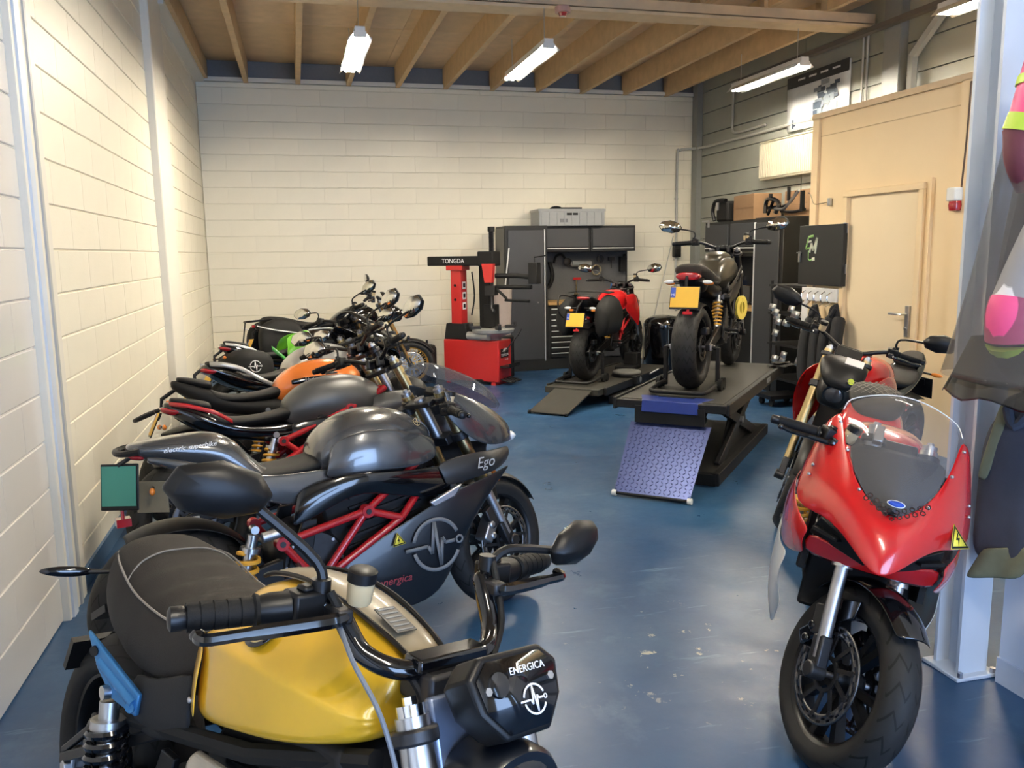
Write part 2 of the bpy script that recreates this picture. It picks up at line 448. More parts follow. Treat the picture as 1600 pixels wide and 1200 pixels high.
# left wall faces +x: for direction +y the helper normal (d.y,-d.x) = (1,0) which is the room side
struct('trim_1', MB().box((.0, 8.1, 2.25), (.13, .72, 4.5)), plaster_white, label='plastered pilaster between two stretches of block wall', bev=.012)
c1 = struct('trim_2', MB().box((-.02, 4.21, 2.25), (.10, .32, 4.5)), plaster_white)
struct('steel_flange', MB().box((.035, 4.12, 2.25), (.012, .07, 4.5)), steel_blue_white, c1)
struct('steel_edge', MB().box((.034, 4.25, 2.25), (.010, .03, 4.5)), mat('grey_edge_paint', (.42,.43,.42), .4, noise=.05), c1)
struct('wall_left', MB().box((-.15, -.95, 2.2), (.3, 5.1, 4.5)), near_wall_paint)
struct('baseboard_left', MB().box((.005, 8.0, .05), (.02, 7.4, .1)), mat('blue_skirting_paint', (.07, .14, .25), .35, noise=.08))

struct('trim_10', MB().box((-.1, YB+.05, 2.2), (.2, .3, 4.4)), block_paint, label='filler box closing the back left wall corner against outside light')  # added filler box, keeps outside light from leaking through the corner gap
struct('trim_11', MB().box((-.1, 8.2, 2.2), (.18, .6, 4.4)).box((-.1, 4.2, 2.2), (.18, .4, 4.4)), block_paint, label='wall core behind the pilasters')
# steel trim and wall above the blocks
struct('trim_3', MB().box((3.5, YB+.02, HB+.03), (7.0, .12, .05)), white_trim)
struct('wall_back', MB().box((3.5, YB+.2, 4.3), (7.4, .2, .95)), mat('grey_upper_wall', (.20, .21, .22), .6, noise=.1))
t4 = struct('trim_4', MB().box((.05, 10.1, HB+.02), (.12, 3.5, .06)), white_trim)
struct('ledger_face', MB().box((.13, 10.1, HB+.14), (.05, 3.5, .22)), wood, t4)

# right wall of horizontal grey panels
wr = struct('wall_right', MB().box((XR+.12, 4.6, 2.3), (.2, 15.2, 4.6)), mat('dark_joint', (.10, .10, .09), .8, noise=.1))
ph = .30
pm = mesh('wall_panel', MB().box((0,0,0), (.05, 2.985, ph-.012))); pm.materials.append(panel_grey)
for k in range(15):
    for j in range(5):
        o = link('panel', pm, None, wr, (XR, -2.9+3.0*j+1.5, .15+k*ph+.0))
struct('trim_5', MB().box((XR-.03, YB-.10, 2.2), (.16, .16, 4.4)), steel_grey, label='grey steel corner column')
hb = struct('trim_6', MB().box((XR-.11, 7.50, 2.2), (.012, .24, 4.4)).box((XR-.03, 7.62, 2.2), (.16, .014, 4.4)).box((XR-.03, 7.38, 2.2), (.16, .014, 4.4)), steel_grey, label='dark grey steel wall column above the partition')
struct('brace', MB().cyl((XR-.10, 7.2, 3.45), (XR-.10, 6.3, 4.2), .05, n=6), steel_grey, hb)
struct('brace', MB().cyl((XR-.10, 7.2, 3.45), (XR-.10, 7.2, 2.8), .05, n=6), steel_grey, hb)
# front wall with the open workshop door the daylight comes through
struct('wall_front', MB().box((.4, -3.5, 2.3), (1.6, .2, 4.6)).box((6.0, -3.5, 2.3), (2.4, .2, 4.6)).box((3.0, -3.5, 3.8), (3.6, .2, 1.6)), block_paint)

# mezzanine: deck sheets on joists, cross beam
ceil_ = struct('ceiling', MB().box((3.5, 4.3, 4.20), (7.6, 16.2, .06)), ply)
for k, (y0, y1) in enumerate(((-3.2,-1.2),(-1.2,1.2),(1.2,3.6),(3.6,5.8),(5.8,8.0),(8.0,10.0),(10.0,11.95))):
    for j in range(3):
        struct('deck_sheet', MB().box((1.22+j*2.44-.0, (y0+y1)/2, 4.162), (2.435, y1-y0-.006, .018)), ply2 if (k+j) % 2 else ply, ceil_)
JX = [.62+.655*i for i in range(10)]
for i, x in enumerate(JX):
    struct('joist', MB().box((x, 10.0, 4.01), (.062, 3.75, .285)), wood, ceil_, bev=.003)
    for y0, y1 in ((3.9, 7.75), (.0, 3.85)):
        struct('joist', MB().box((x-.12, (y0+y1)/2, 4.06), (.062, y1-y0, .19)), wood, ceil_, bev=.003)
bm_ = struct('trim_7', MB().box((3.5, 7.93, 3.95), (7.0, .16, .09)).box((3.5, 7.93, 3.865), (7.0, .26, .03)), mat('beam_wood', (.68, .52, .33), .6, noise=.15, nscale=9), label='timber cross beam under the joists')
struct('trim_8', MB().box((3.5, 3.87, 3.9), (7.0, .14, .2)), wood, label='timber cross beam above the camera end')
struct('wall_left', MB().box((-.12, 9.9, 4.16), (.2, 4.2, .6)), mat('grey_upper_wall', (.2,.2,.2)))

# conduits on the walls
cm = mat('conduit_grey', (.42, .42, .39), .5, noise=.06)
cd = obj('conduit', MB().tube(catmull([(6.70, YB-.03, .9), (6.70, YB-.03, 2.0), (6.70, YB-.03, 3.0), (6.74, YB-.03, 3.10), (6.85, YB-.05, 3.12), (6.98, YB-.22, 3.12), (7.0, 11.0, 3.12), (7.0, 8.9, 3.12)], 6), .020), cm); cd['kind'] = 'structure'
struct('conduit_clip', MB().box((6.70, YB-.015, 2.4), (.05, .03, .02)), cm, cd); struct('conduit_clip', MB().box((6.70, YB-.015, 1.5), (.05, .03, .02)), cm, cd)
cd2 = obj('conduit', MB().tube(catmull([(7.0, 10.75, 3.8), (7.0, 10.75, 3.4), (7.0, 10.75, 3.26), (7.0, 10.6, 3.2), (7.0, 9.9, 3.2)], 6), .016), cm); cd2['kind'] = 'structure'
cd3 = obj('conduit', MB().tube([(7.0, 7.95, 2.8), (7.0, 7.95, 3.9)], .012).tube([(7.0, 8.02, 2.8), (7.0, 8.02, 3.9)], .012), cm); cd3['kind'] = 'structure'
cd4 = obj('cable_duct', MB().box((6.86, 7.3, 3.80), (.08, 6.0, .05)), mat('duct_dark', (.10, .09, .08), .6, noise=.1)); cd4['kind'] = 'structure'
sb = thing('socket_box', 'black socket box on the conduit beside the tool cabinet', 'socket', (6.70, YB-.06, 1.62))
obj('housing', MB().box((0, 0, 0), (.11, .09, .17)), black_plastic, sb, bev=.012); obj('socket_lid', MB().box((0, -.05, -.01), (.08, .02, .10)), black_matte, sb, bev=.006)
st = thing('leaning_rod', 'thin pale rod leaning on back wall beside the tool cabinet', 'rod', (6.15, 11.72, 0))
obj('shaft', MB().cyl((0, 0, .0), (.50, .10, 1.85), .008), mat('pale_rod', (.55,.53,.48), .4, noise=.05), st); obj('tip', MB().cyl((0,0,0), (.014,.003,.05), .012), black_plastic, st)

# partition office with the door
PX, PY0, PY1, PH = 6.03, 5.38, 7.36, 2.86
pw = struct('wall_partition', MB().box((PX+.05, (PY0+5.83)/2, PH/2), (.1, 5.83-PY0, PH)).box((PX+.05, (6.84+PY1)/2, PH/2), (.1, PY1-6.84, PH)).box((PX+.05, 6.335, (2.15+PH)/2), (.1, 1.01, PH-2.15)), peach)
struct('wall_partition', MB().box((6.5, PY1-.05, PH/2), (1.0, .1, PH)), peach); struct('wall_partition', MB().box((6.5, PY0+.05, PH/2), (1.0, .1, PH)), peach)
struct('roof_slab', MB().box((PX+.5, (PY0+PY1)/2, PH+.02), (1.06, PY1-PY0+.04, .05)), mat('partition_roof', (.72,.55,.34), .6, noise=.05), pw)
struct('seam', MB().box((PX-.002, (PY0+PY1)/2, PH-.17), (.006, PY1-PY0, .006)), mat('seam_tan', (.6,.43,.24), .7, noise=.05), pw)  # thin strip in a darker tan along the partition seam
dr = struct('door_1', MB().box((PX+.03, 6.335, 1.06), (.04, .93, 2.08)), peach_door, bev=.004)
fr = MB()
for y in (5.85, 6.82): fr.box((PX-.0, y, 1.05), (.06, .06, 2.095))
fr.box((PX-.0, 6.335, 2.125), (.06, 1.03, .055))
struct('door_frame', fr, peach, dr, bev=.006)
struct('door_frame', MB().box((PX-.012, 5.74, 1.09), (.03, .012, 2.18)), peach, dr)
for z in (1.82, 1.45, .95): struct('hinge', MB().cyl((PX-.035, 6.80, z-.05), (PX-.035, 6.80, z+.05), .012).box((PX-.03, 6.78, z), (.006, .05, .09)), alu, dr)
struct('door_plate', MB().box((PX-.0, 5.95, 1.03), (.03, .045, .26)), alu, dr, bev=.004)
struct('door_handle', MB().tube(catmull([(PX-.01, 5.955, 1.09), (PX-.06, 5.955, 1.09), (PX-.075, 5.98, 1.09), (PX-.075, 6.09, 1.09)], 5), .010), steel, dr)
struct('key_cylinder', MB().cyl((PX-.01, 5.95, .97), (PX-.03, 5.95, .97), .011), steel, dr)
# alarm beacon
al = thing('alarm_beacon', 'small red and white alarm beacon on the peach partition edge', 'alarm', (PX-.05, 5.45, 1.98))
obj('housing', MB().box((0, 0, .05), (.1, .09, .10)), white_paint, al, bev=.01); obj('lens', MB().lathe([(0,.045),(-.03,.05),(-.07,.042),(-.08,.0)], (0,0,0), (0,0,1), 14), tail_red, al)
obj('cable', MB().tube([(.02, -.03, .1), (.02, -.05, .45), (.02, -.06, .86)], .008), mat('brown_cable', (.10,.06,.04), .6, noise=.1), al)
hk = thing('wall_hook', 'small wire hook and clip on the peach partition above the black board', 'hook', (PX-.02, 7.08, 2.07))
obj('clip', MB().box((0, -.02, 0), (.03, .035, .07)), steel, hk, bev=.004); obj('wire', MB().tube(catmull([(0, 0, .0), (-.02, .18, -.01), (-.03, .22, .05), (-.03, .26, .10), (-.02, .30, .10)], 5), .004), chrome, hk)

# right foreground column and stub wall
cx, cy = 3.575, 2.57
col_ = struct('trim_9', MB().box((cx, cy-.058, 2.2), (.13, .014, 4.4)).box((cx, cy+.058, 2.2), (.13, .014, 4.4)).box((cx, cy, 2.2), (.012, .11, 4.4)), steel_blue_white, label='white steel column with recessed web')
struct('base_plate', MB().box((cx, cy, .008), (.19, .19, .016)), steel_blue_white, col_, bev=.004)
for a in (-1, 1):
    struct('bolt', MB().cyl((cx+a*.075, cy-.085, .016), (cx+a*.075, cy-.085, .035), .011, n=6), alu, col_)
struct('wall_right', MB().box((3.78, 1.2, 1.7), (.28, 2.5, 3.4)), mat('white_stub_wall', (.72, .75, .80), .45, noise=.03, nscale=5))
struct('baseboard_right', MB().box((3.635, 1.2, .05), (.012, 2.5, .1)), mat('stub_skirting', (.60,.64,.70), .4, noise=.05))

# ---------------------------------------------------------------- fluorescent lamps
tube_mat = mat('lamp_tube', (1, 1, 1), .4, emit=(1.0, .90, .74), estr=TUBE_STRENGTH, noise=.01)
lamp_white = mat('lamp_housing', (.75, .74, .70), .4, noise=.03)
def lamp(x, y0, y1, z, label):
    t = thing('fluorescent_lamp', label, 'lamp', (x, (y0+y1)/2, z), group='fluorescent workshop lamps')
    L = y1-y0
    obj('housing', MB().box((0, 0, .075), (.09, L, .05)), lamp_white, t, bev=.006)
    mb = MB()
    for s in (-1, 1):
        mb.add([(s*.045, -L/2, .055), (s*.045, L/2, .055), (s*.10, L/2, .0), (s*.10, -L/2, .0)], [(0,1,2,3)])
    obj('reflector', mb, lamp_white, t, solid=.003)
    for s in (-1, 1):
        obj('tube', MB().cyl((s*.035, -L/2+.03, .022), (s*.035, L/2-.03, .022), .014, n=10), tube_mat, t)
    for e in (-1, 1): obj('end_cap', MB().box((0, e*(L/2-.01), .035), (.11, .025, .045)), lamp_white, t, bev=.004)
    for e in (-1, 1): obj('hanger', MB().cyl((0, e*L*.4, .1), (0, e*L*.4, .40), .004, n=6), steel, t)
    return t
lamp(1.75, 7.53, 8.98, 3.45, 'fluorescent lamp hanging over the far end of the row of parked motorcycles')
lamp(3.44, 7.62, 9.10, 3.45, 'fluorescent lamp above the red tyre changer, middle of the hanging lamps')
lamp(6.20, 7.84, 9.26, 3.45, 'fluorescent lamp shining on the poster on the grey wall')
lamp(6.22, 4.60, 6.0, 3.45, 'fluorescent lamp cut off by the white column at top right')
lamp(2.3, 3.6, 5.0, 3.60, 'fluorescent lamp above the aisle outside the picture'); lamp(2.0, -.9, .5, 3.60, 'fluorescent lamp above the aisle behind the camera')
lamp(4.8, .5, 1.9, 3.6, 'fluorescent lamp behind the stub wall outside the picture')
sd = thing('smoke_detector', 'round reddish smoke detector under the timber beam beside the middle lamp', 'detector', (3.55, 7.55, 3.75))
obj('base', MB().lathe([(0,.07),(.05,.07),(.06,.05)], (0,0,0), (0,0,1), 18), mat('detector_pink', (.55,.33,.27), .5, noise=.05), sd); obj('sensor', MB().lathe([(-.03,.03),(0,.045)], (0,0,0), (0,0,1), 16), tail_red, sd)
# ================================================================ MOTORCYCLES
# local axes: x forward, y left, z up; origin on the floor under the rear axle
def half_sec(x, zt, zb, w, sh=.5, fl=.55, bw=.6):
    """half cross-section: zt top, zb bottom, w half width at share sh of the height"""
    h = zt-zb
    return (x, [(0, zt), (w*fl, zt-.03*h), (w*.86, zt-.2*h), (w, zt-sh*h), (w*(1+bw)/2, zb+.12*h), (w*bw, zb), (0, zb)])

WH = {}
def wheel_meshes(kind):
    """tyre, rim, disc meshes around the local y axis"""
    if kind in WH: return WH[kind]
    rear = kind.startswith('rear'); Rr = .318 if rear else .30; W = .092 if rear else .06
    rr = .218; prof = []
    for i in range(15):
        a = -1+2*i/14
        prof.append((a*W, Rr-(Rr-rr)*.46*abs(a)**2.3-.0))
    prof = [(-W*.80, rr-.004), (-W*.97, rr+.02), (-W*1.02, rr+.042)]+[p for p in prof if abs(p[0]) < W*.99]+[(W*1.02, rr+.042), (W*.97, rr+.02), (W*.80, rr-.004)]
    tyre = mesh('tyre', MB().lathe(prof, (0,0,0), (0,1,0), 56, closed=True), 60); tyre.materials.append(tyre_rubber)
    rw = W*.72; rim = MB()
    rim.lathe([(-rw-.008, rr+.006), (-rw, rr-.012), (-rw*.7, rr-.020), (rw*.7, rr-.020), (rw, rr-.012), (rw+.008, rr+.006), (rw, rr+.004), (-rw, rr+.004)], (0,0,0), (0,1,0), 48, closed=True)
    rim.lathe([(-.05, .018), (-.05, .036), (-.03, .045), (.03, .045), (.05, .036), (.05, .018)], (0,0,0), (0,1,0), 20)
    if 'wire' in kind:
        for i in range(36):
            a = 2*math.pi*i/36; b = a+(.42 if i % 2 else -.42); y = .035*(1 if (i//2) % 2 else -1)
            rim.cyl((.045*math.cos(b), y, .045*math.sin(b)), ((rr-.018)*math.cos(a), 0, (rr-.018)*math.sin(a)), .0028, n=5)
    else:
        for i in range(5):
            a = 2*math.pi*i/5
            for s in (-1, 1):
                b = a+s*.20
                p0 = Vector((.035*math.cos(a), 0, .035*math.sin(a))); p1 = Vector(((rr-.016)*math.cos(b), s*.012, (rr-.016)*math.sin(b)))
                t = (p1-p0).normalized(); q = Vector((-t.z, 0, t.x))
                rim.hexa([p0-q*.010+Vector((0,-.014,0)), p0+q*.010+Vector((0,-.014,0)), p0+q*.010+Vector((0,.014,0)), p0-q*.010+Vector((0,.014,0))],
                         [p1-q*.013+Vector((0,-.020,0)), p1+q*.013+Vector((0,-.020,0)), p1+q*.013+Vector((0,.020,0)), p1-q*.013+Vector((0,.020,0))])
    rim_ = mesh('rim', rim, 35)
    dr = .11 if rear else .158
    d = MB(); n = 40
    ring = lambda r_, y: [(r_*math.cos(2*math.pi*i/n), y, r_*math.sin(2*math.pi*i/n)) for i in range(n)]
    v = []; f = []
    ro = [dr, dr-.008, dr-.016, dr-.024, dr-.034]
    for r_ in ro: v += ring(r_, 0)
    for k in range(4):
        for i in range(n):
            if k in (1, 2) and (i+k) % 2 == 0 and not rear: continue
            f.append((k*n+i, k*n+(i+1) % n, (k+1)*n+(i+1) % n, (k+1)*n+i))
    d.add(v, f)
    d2 = MB()
    for i in range(10 if not rear else 5):
        a = 2*math.pi*i/(10 if not rear else 5)
        p0 = Vector((.05*math.cos(a+.25), 0, .05*math.sin(a+.25))); p1 = Vector(((dr-.03)*math.cos(a), 0, (dr-.03)*math.sin(a)))
        t = (p1-p0).normalized(); q = Vector((-t.z, 0, t.x))*.007
        d2.hexa([p0-q-Vector((0,.003,0)), p0+q-Vector((0,.003,0)), p0+q+Vector((0,.003,0)), p0-q+Vector((0,.003,0))], [p1-q-Vector((0,.003,0)), p1+q-Vector((0,.003,0)), p1+q+Vector((0,.003,0)), p1-q+Vector((0,.003,0))])
        d2.cyl(p1-Vector((0,.006,0)), p1+Vector((0,.006,0)), .009, n=8)
    d2.lathe([(-.004,.045),(-.004,.058),(.004,.058),(.004,.045)], (0,0,0), (0,1,0), 30, closed=True)
    dm = mesh('brake_disc', d, 60); dm2 = mesh('disc_carrier', d2, 40)
    WH[kind] = (tyre, rim_, dm, dm2, Rr, W); return WH[kind]

class Bike:
    def __init__(s, label, x, y, head, lean=8., z=0., steer=0., wb=1.43, rake=24., pitch=0., group=None, name='motorcycle'):
        s.root = thing(name, label, 'motorcycle', (x, y, z), R(head))
        s.root.rotation_mode = 'XYZ'; s.rx = 0.
        m = Matrix.Rotation(R(head), 4, 'Z') @ Matrix.Rotation(R(-lean), 4, 'X') @ Matrix.Rotation(R(-pitch), 4, 'Y')
        s.root.rotation_euler = m.to_euler('XYZ')
        s.wb = wb; s.rk = R(rake); s.rf = .30
        s.d = Vector((-math.sin(s.rk), 0, math.cos(s.rk)))
        s.axle = Vector((wb, 0, s.rf))
        piv = s.axle+s.d*.6-Vector((.035, 0, 0)); s.S = Matrix.Translation(piv) @ Matrix.Rotation(R(steer), 4, s.d) @ Matrix.Translation(-piv)
    def p(s, name, mb, m, parent=None, front=False, **k):
        if front: mb.xf(s.S)
        return obj(name, mb, m, parent or s.root, **k)
    def wheel(s, front, kind, rim_m, discs=True, disc_m=None, carrier_m=None):
        ty, ri, di, dc, Rr, W = wheel_meshes(kind)
        nm = 'front_wheel' if front else 'rear_wheel'
        rc = ri.copy(); rc.materials.clear(); rc.materials.append(rim_m)
        o = link(nm, rc, None, s.root)
        loc = Vector((s.wb, 0, s.rf)) if front else Vector((s.rx, 0, Rr))
        o.matrix_local = (s.S @ Matrix.Translation(loc)) if front else Matrix.Translation(loc)
        link('tyre', ty, None, o)
        for sd in ((-1, 1) if front else (-1,)):
            if not discs: break
            y = sd*(.072 if front else .082)
            dd = di.copy(); dd.materials.append(disc_m or disc_steel); e = link('brake_disc', dd, None, o, (0, y, 0))
            m = e.modifiers.new('thickness', 'SOLIDIFY'); m.thickness = .005; m.offset = 0
            cc = dc.copy(); cc.materials.append(carrier_m or dark_alu); link('disc_carrier', cc, None, o, (0, y, 0))
        mb = MB().cyl((0, -.12, 0), (0, .12, 0), .011)
        for q in (-1, 1): mb.cyl((0, q*.105, 0), (0, q*.135, 0), .019, n=6)
        obj('axle', mb, alu, o)
        return o
    def fork(s, tube_m, lower_m, top=.80, usd=True, width=.108, cap_m=None, caliper_m=None):
        d = s.d
        for sd in (-1, 1):
            off = Vector((.0, sd*width, 0)); a = s.axle+off
            f = MB(); f.cyl(a+d*.36, a+d*top, .0285, n=16); f.cyl(a+d*.335, a+d*.37, .033, n=16)
            o = s.p('fork_tube', f, tube_m, front=True)
            s.p('fork_slider', MB().cyl(a+d*.04, a+d*.36, .0215, n=14), lower_m, o, front=True)
            foot = MB().box(a+d*.05+Vector((-.005, 0, 0)), (.055, .04, .12), Matrix.Rotation(-s.rk, 3, 'Y')).cyl(a-Vector((0, sd*.022, 0)), a+Vector((0, sd*.035, 0)), .028)
            foot.box(a+d*.15+Vector((-.045, -sd*.006, -.01)), (.05, .032, .10), Matrix.Rotation(-s.rk, 3, 'Y'))
            s.p('fork_foot', foot, dark_alu, o, front=True, bev=.006)
            c = a+Vector((-.115, -sd*.03, .075))
            s.p('brake_caliper', MB().box(c, (.055, .07, .12), Matrix.Rotation(R(35), 3, 'Y')).cyl(c+Vector((.0, sd*.03, .02)), c+Vector((0, sd*.045, .02)), .017).cyl(c+Vector((.0, sd*.03, -.03)), c+Vector((0, sd*.045, -.03)), .017), caliper_m or dark_alu, o, front=True, bev=.01)
            s.p('fork_cap', MB().cyl(a+d*(top-.005), a+d*(top+.018), .024, n=14).cyl(a+d*(top+.018), a+d*(top+.03), .012, n=6), cap_m or alu, o, front=True)
        for nm, t, th in (('top_yoke', top-.03, .025), ('lower_yoke', top-.22, .04)):
            c = s.axle+d*t; rot = Matrix.Rotation(-s.rk, 3, 'Y')
            mb = MB().box(c-rot@Vector((.03, 0, 0)), (.07, width*1.5, th), rot)
            for sd in (-1, 1): mb.lathe([(-th/2, .04), (th/2, .04)], c+Vector((0, sd*width, 0)), d, 16)
            s.p(nm, mb, dark_alu, front=True, bev=.005)
        s.p('steering_stem', MB().cyl(s.axle+d*(top-.25)-Vector((.035,0,0)), s.axle+d*(top-.02)-Vector((.035,0,0)), .025), alu, front=True)
    def controls(s, half, grip_out, grip_in, reach=.055, lever_m=None, reservoir=True, glen=.135, big=False, gr=1.):
        """half: handlebar points for the left side; grips lie between grip_in and grip_out (fractions of the last leg)"""
        for sd in (-1, 1):
            a = Vector(half[-2]); b = Vector(half[-1]); a.y *= sd; b.y *= sd
            t = (b-a).normalized(); L = (b-a).length
            g0 = b-t*glen
            mb = MB().cyl(g0, b, .0165*gr, n=14)
            for k in range(5): mb.cyl(g0+t*glen*(.09+.19*k), g0+t*glen*(.09+.17+.19*k), .0182*gr, n=14)
            mb.lathe([(0,.020*gr),(.006,.022*gr),(.010,.018*gr)], g0, t, 14)
            g = s.p('grip', mb, rubber, front=True)
            s.p('bar_end', MB().lathe([(0,.013*gr),(.01,.0155*gr),(.026,.0155*gr),(.03,.010*gr)], b, t, 14), black_metal, g, front=True)
            sw = g0-t*.034
            if big: s.p('throttle_housing', MB().lathe([(0,.024),(-.02,.028),(-.05,.028),(-.055,.022)], g0, t, 14), black_plastic, g, front=True); sw = g0-t*.075
            pv = (g0-t*(.115 if big else .04))+Vector((.05, 0, -.008))
            s.p('switch_housing', MB().box(sw, (.05, .06, .055)).box(sw+Vector((.0,0,.030)), (.03,.022,.012)).box(sw+Vector((-.026,sd*.005,.0)), (.012,.026,.02)), black_plastic, g, front=True, bev=.006)
            s.p('lever_perch', MB().box(pv-Vector((.015,0,0)), (.05,.03,.026)), dark_alu, g, front=True, bev=.005)
            f = Vector((reach, 0, -.012))
            s.p('lever', MB().tube(catmull([pv, pv+t*.03+Vector((.012,0,-.002)), g0+t*.05+f, g0+t*.11+f+Vector((.004,0,0)), b+f*.8+t*.005], 4), [.010*gr]*8+[.008*gr]*8+[.009*gr], 8).ell(b+f*.8+t*.008, (.010,.010,.010)), lever_m or black_gloss, g, front=True)
            if reservoir and sd == -1:
                c = pv+Vector((.0, sd*-.03, .045))
                r_ = s.p('fluid_reservoir', MB().lathe([(-.028,.018),(-.024,.021),(.012,.023)], c, (.12,0,1), 18), fluid, g, front=True)
                s.p('reservoir_cap', MB().lathe([(.012,.025),(.030,.025),(.033,.021)], c, (.12,0,1), 18), black_plastic, g, front=True)
    def bar(s, half, r=.0125, m=None, clamp=True):
        pts = [(p[0], -p[1], p[2]) for p in reversed(half)]+list(half) if abs(half[0][1]) > 1e-6 else [(p[0], -p[1], p[2]) for p in reversed(half[1:])]+list(half)
        o = s.p('handlebar', MB().tube(catmull(pts, 6), r, 12), m or black_metal, front=True)
        if clamp:
            c = Vector(half[0]); mb = MB()
            for sd in (-1, 1): mb.box((c.x, sd*.045, c.z-.012), (.045, .028, .055))
            s.p('bar_clamp', mb, dark_alu, o, front=True, bev=.005)
        return o
    def mirror(s, base, tip, size=.165, sd=1, face=(-1, 0, .12), m=None, stem_m=None, mid=None, sr=.0065):
        """stem from base to tip; the housing hangs beyond tip; face: normal of the glass"""
        base = Vector(base); tip = Vector(tip)
        pts = [base, Vector(mid) if mid is not None else base+Vector((0, 0, (tip.z-base.z)*.7)), tip]
        st = s.p('mirror_stem', MB().tube(catmull(pts, 5), sr, 8).lathe([(0,sr*1.8),(.03,sr*1.8)], base, (0,0,1), 10), stem_m or black_metal, front=True)
        nz = Vector(face).normalized(); x = Vector((0, 0, 1)).cross(nz).normalized(); y = nz.cross(x)
        if x.y*sd < 0: x = -x
        c = tip+x*size*.25+y*size*.10
        out = [(-.52,-.06),(-.40,-.24),(-.05,-.30),(.38,-.20),(.55,.02),(.42,.24),(.0,.30),(-.38,.16)]
        rg = []
        for k, dz in ((1., 0.), (1.02, -.012), (.85, -.030), (.45, -.042)):
            rg.append([c+(x*u*k+y*v*k)*size+nz*dz for u, v in out])
        h = s.p('mirror_housing', MB().rings(rg), m or black_plastic, st, front=True, bev=.004, angle=50)
        s.p('mirror_glass', MB().add([c+(x*u*.93+y*v*.93)*size+nz*.0008 for u, v in out], [tuple(range(8))]), mirror_glass, st, front=True, solid=.001)
        return st
    def swingarm(s, m=None, px=.56, pz=.44):
        for sd in (-1, 1):
            y0, y1 = sd*.115, sd*.13
            a = [(px, y0-.018, pz-.05), (px, y0+.018, pz-.05), (px, y0+.018, pz+.05), (px, y0-.018, pz+.05)]
            b = [(.22, y1-.018, .335), (.22, y1+.018, .335), (.22, y1+.018, .43), (.22, y1-.018, .43)]
            c = [(s.rx-.05, y1-.018, .29), (s.rx-.05, y1+.018, .29), (s.rx-.05, y1+.018, .345), (s.rx-.05, y1-.018, .345)]
            o = s.p('swingarm', MB().rings([a, b, c]), m or black_metal, bev=.008)
            s.p('axle_block', MB().box((s.rx-.02, sd*.152, .318), (.07, .012, .045)).cyl((s.rx, sd*.15, .318), (s.rx, sd*.175, .318), .017, n=6), alu, o, bev=.003)
        s.p('swingarm_bridge', MB().box((.44, 0, .43), (.09, .22, .07)), m or black_metal, bev=.01)
        s.p('rear_caliper', MB().box((-.03, -.105, .44), (.09, .05, .055)), dark_alu, bev=.01)
    def shock(s, lo, hi, spring_m, R_=.036, r=.0075, turns=6.5, res=True):
        lo = Vector(lo); hi = Vector(hi); t = (hi-lo).normalized(); L = (hi-lo).length
        o = s.p('shock_absorber', MB().cyl(lo, lo+t*L*.55, .012).cyl(lo+t*L*.5, hi-t*.02, .022).lathe([(0,.038),(.014,.038)], lo+t*L*.12, t, 18).lathe([(0,.038),(.02,.038)], lo+t*L*.74, t, 18).cyl(lo-Vector((0,.02,0)), lo+Vector((0,.02,0)), .016).cyl(hi-Vector((0,.02,0)), hi+Vector((0,.02,0)), .016), steel)
        s.p('spring', MB().spring(lo+t*L*.14, lo+t*L*.74, R_, r, turns), spring_m, o)
        if res: s.p('shock_reservoir', MB().cyl(hi+Vector((.02,-.035,-.03)), hi+Vector((.10,-.035,-.02)), .02), alu, o)
    def drive(s, case=None, fins=True, motor_m=None):
        case = case or battery_grey
        b = s.p('battery_case', MB().xz([(.62,.30),(1.02,.34),(1.08,.56),(1.0,.80),(.68,.80),(.55,.62)], -.135, .135), case, bev=.015)
        if fins:
            for sd in (-1, 1):
                for k in range(9):
                    z = .36+k*.040
                    s.p('cooling_fin', MB().box((.80+.004*k, sd*.142, z), (.34, .02, .010), Matrix.Rotation(R(-10), 3, 'Y')), black_metal, b)
        mo = s.p('motor', MB().lathe([(-.15,.04),(-.15,.12),(-.12,.14),(.12,.14),(.15,.12),(.15,.04)], (.50, 0, .42), (0,1,0), 28), motor_m or dark_alu)
        for sd in (-1, 1):
            for k in range(8):
                a = 2*math.pi*k/8; s.p('motor_bolt', MB().cyl((.50+.115*math.cos(a), sd*.15, .42+.115*math.sin(a)), (.50+.115*math.cos(a), sd*.158, .42+.115*math.sin(a)), .007, n=6), alu, mo)
        s.p('chain', MB().box((.27, .125, .44), (.46, .008, .018), Matrix.Rotation(R(7), 3, 'Y')).box((.27, .125, .27), (.46, .008, .018), Matrix.Rotation(R(-7), 3, 'Y')).lathe([(-.004,.05),(-.004,.105),(.004,.105),(.004,.05)], (0,.125,.318), (0,1,0), 36, closed=True), dark_alu)
        return b
    def trellis(s, m, pts=None, r=.016):
        A = dict(h=(1.06, .05, .90), h2=(1.10, .05, .78), a=(.84, .155, .80), b=(.46, .165, .665), c=(.66, .165, .50), d=(.60, .16, .36), e=(.98, .15, .64), f=(.36, .155, .56))
        if pts: A.update(pts)
        for sd in (-1, 1):
            mb = MB()
            for u, v in (('h','a'),('a','b'),('b','c'),('a','c'),('c','e'),('a','e'),('h2','e'),('c','d')):
                mb.cyl((A[u][0], sd*A[u][1], A[u][2]), (A[v][0], sd*A[v][1], A[v][2]), r, n=10)
            o = s.p('frame', mb, m)
            for u in 'abc':
                jn = s.p('frame_joint', MB().cyl((A[u][0], sd*(A[u][1]-.02), A[u][2]), (A[u][0], sd*(A[u][1]+.022), A[u][2]), .026, n=14), m, o)
                s.p('frame_bolt', MB().cyl((A[u][0], sd*(A[u][1]+.02), A[u][2]), (A[u][0], sd*(A[u][1]+.026), A[u][2]), .012, n=8), dark_alu, o)
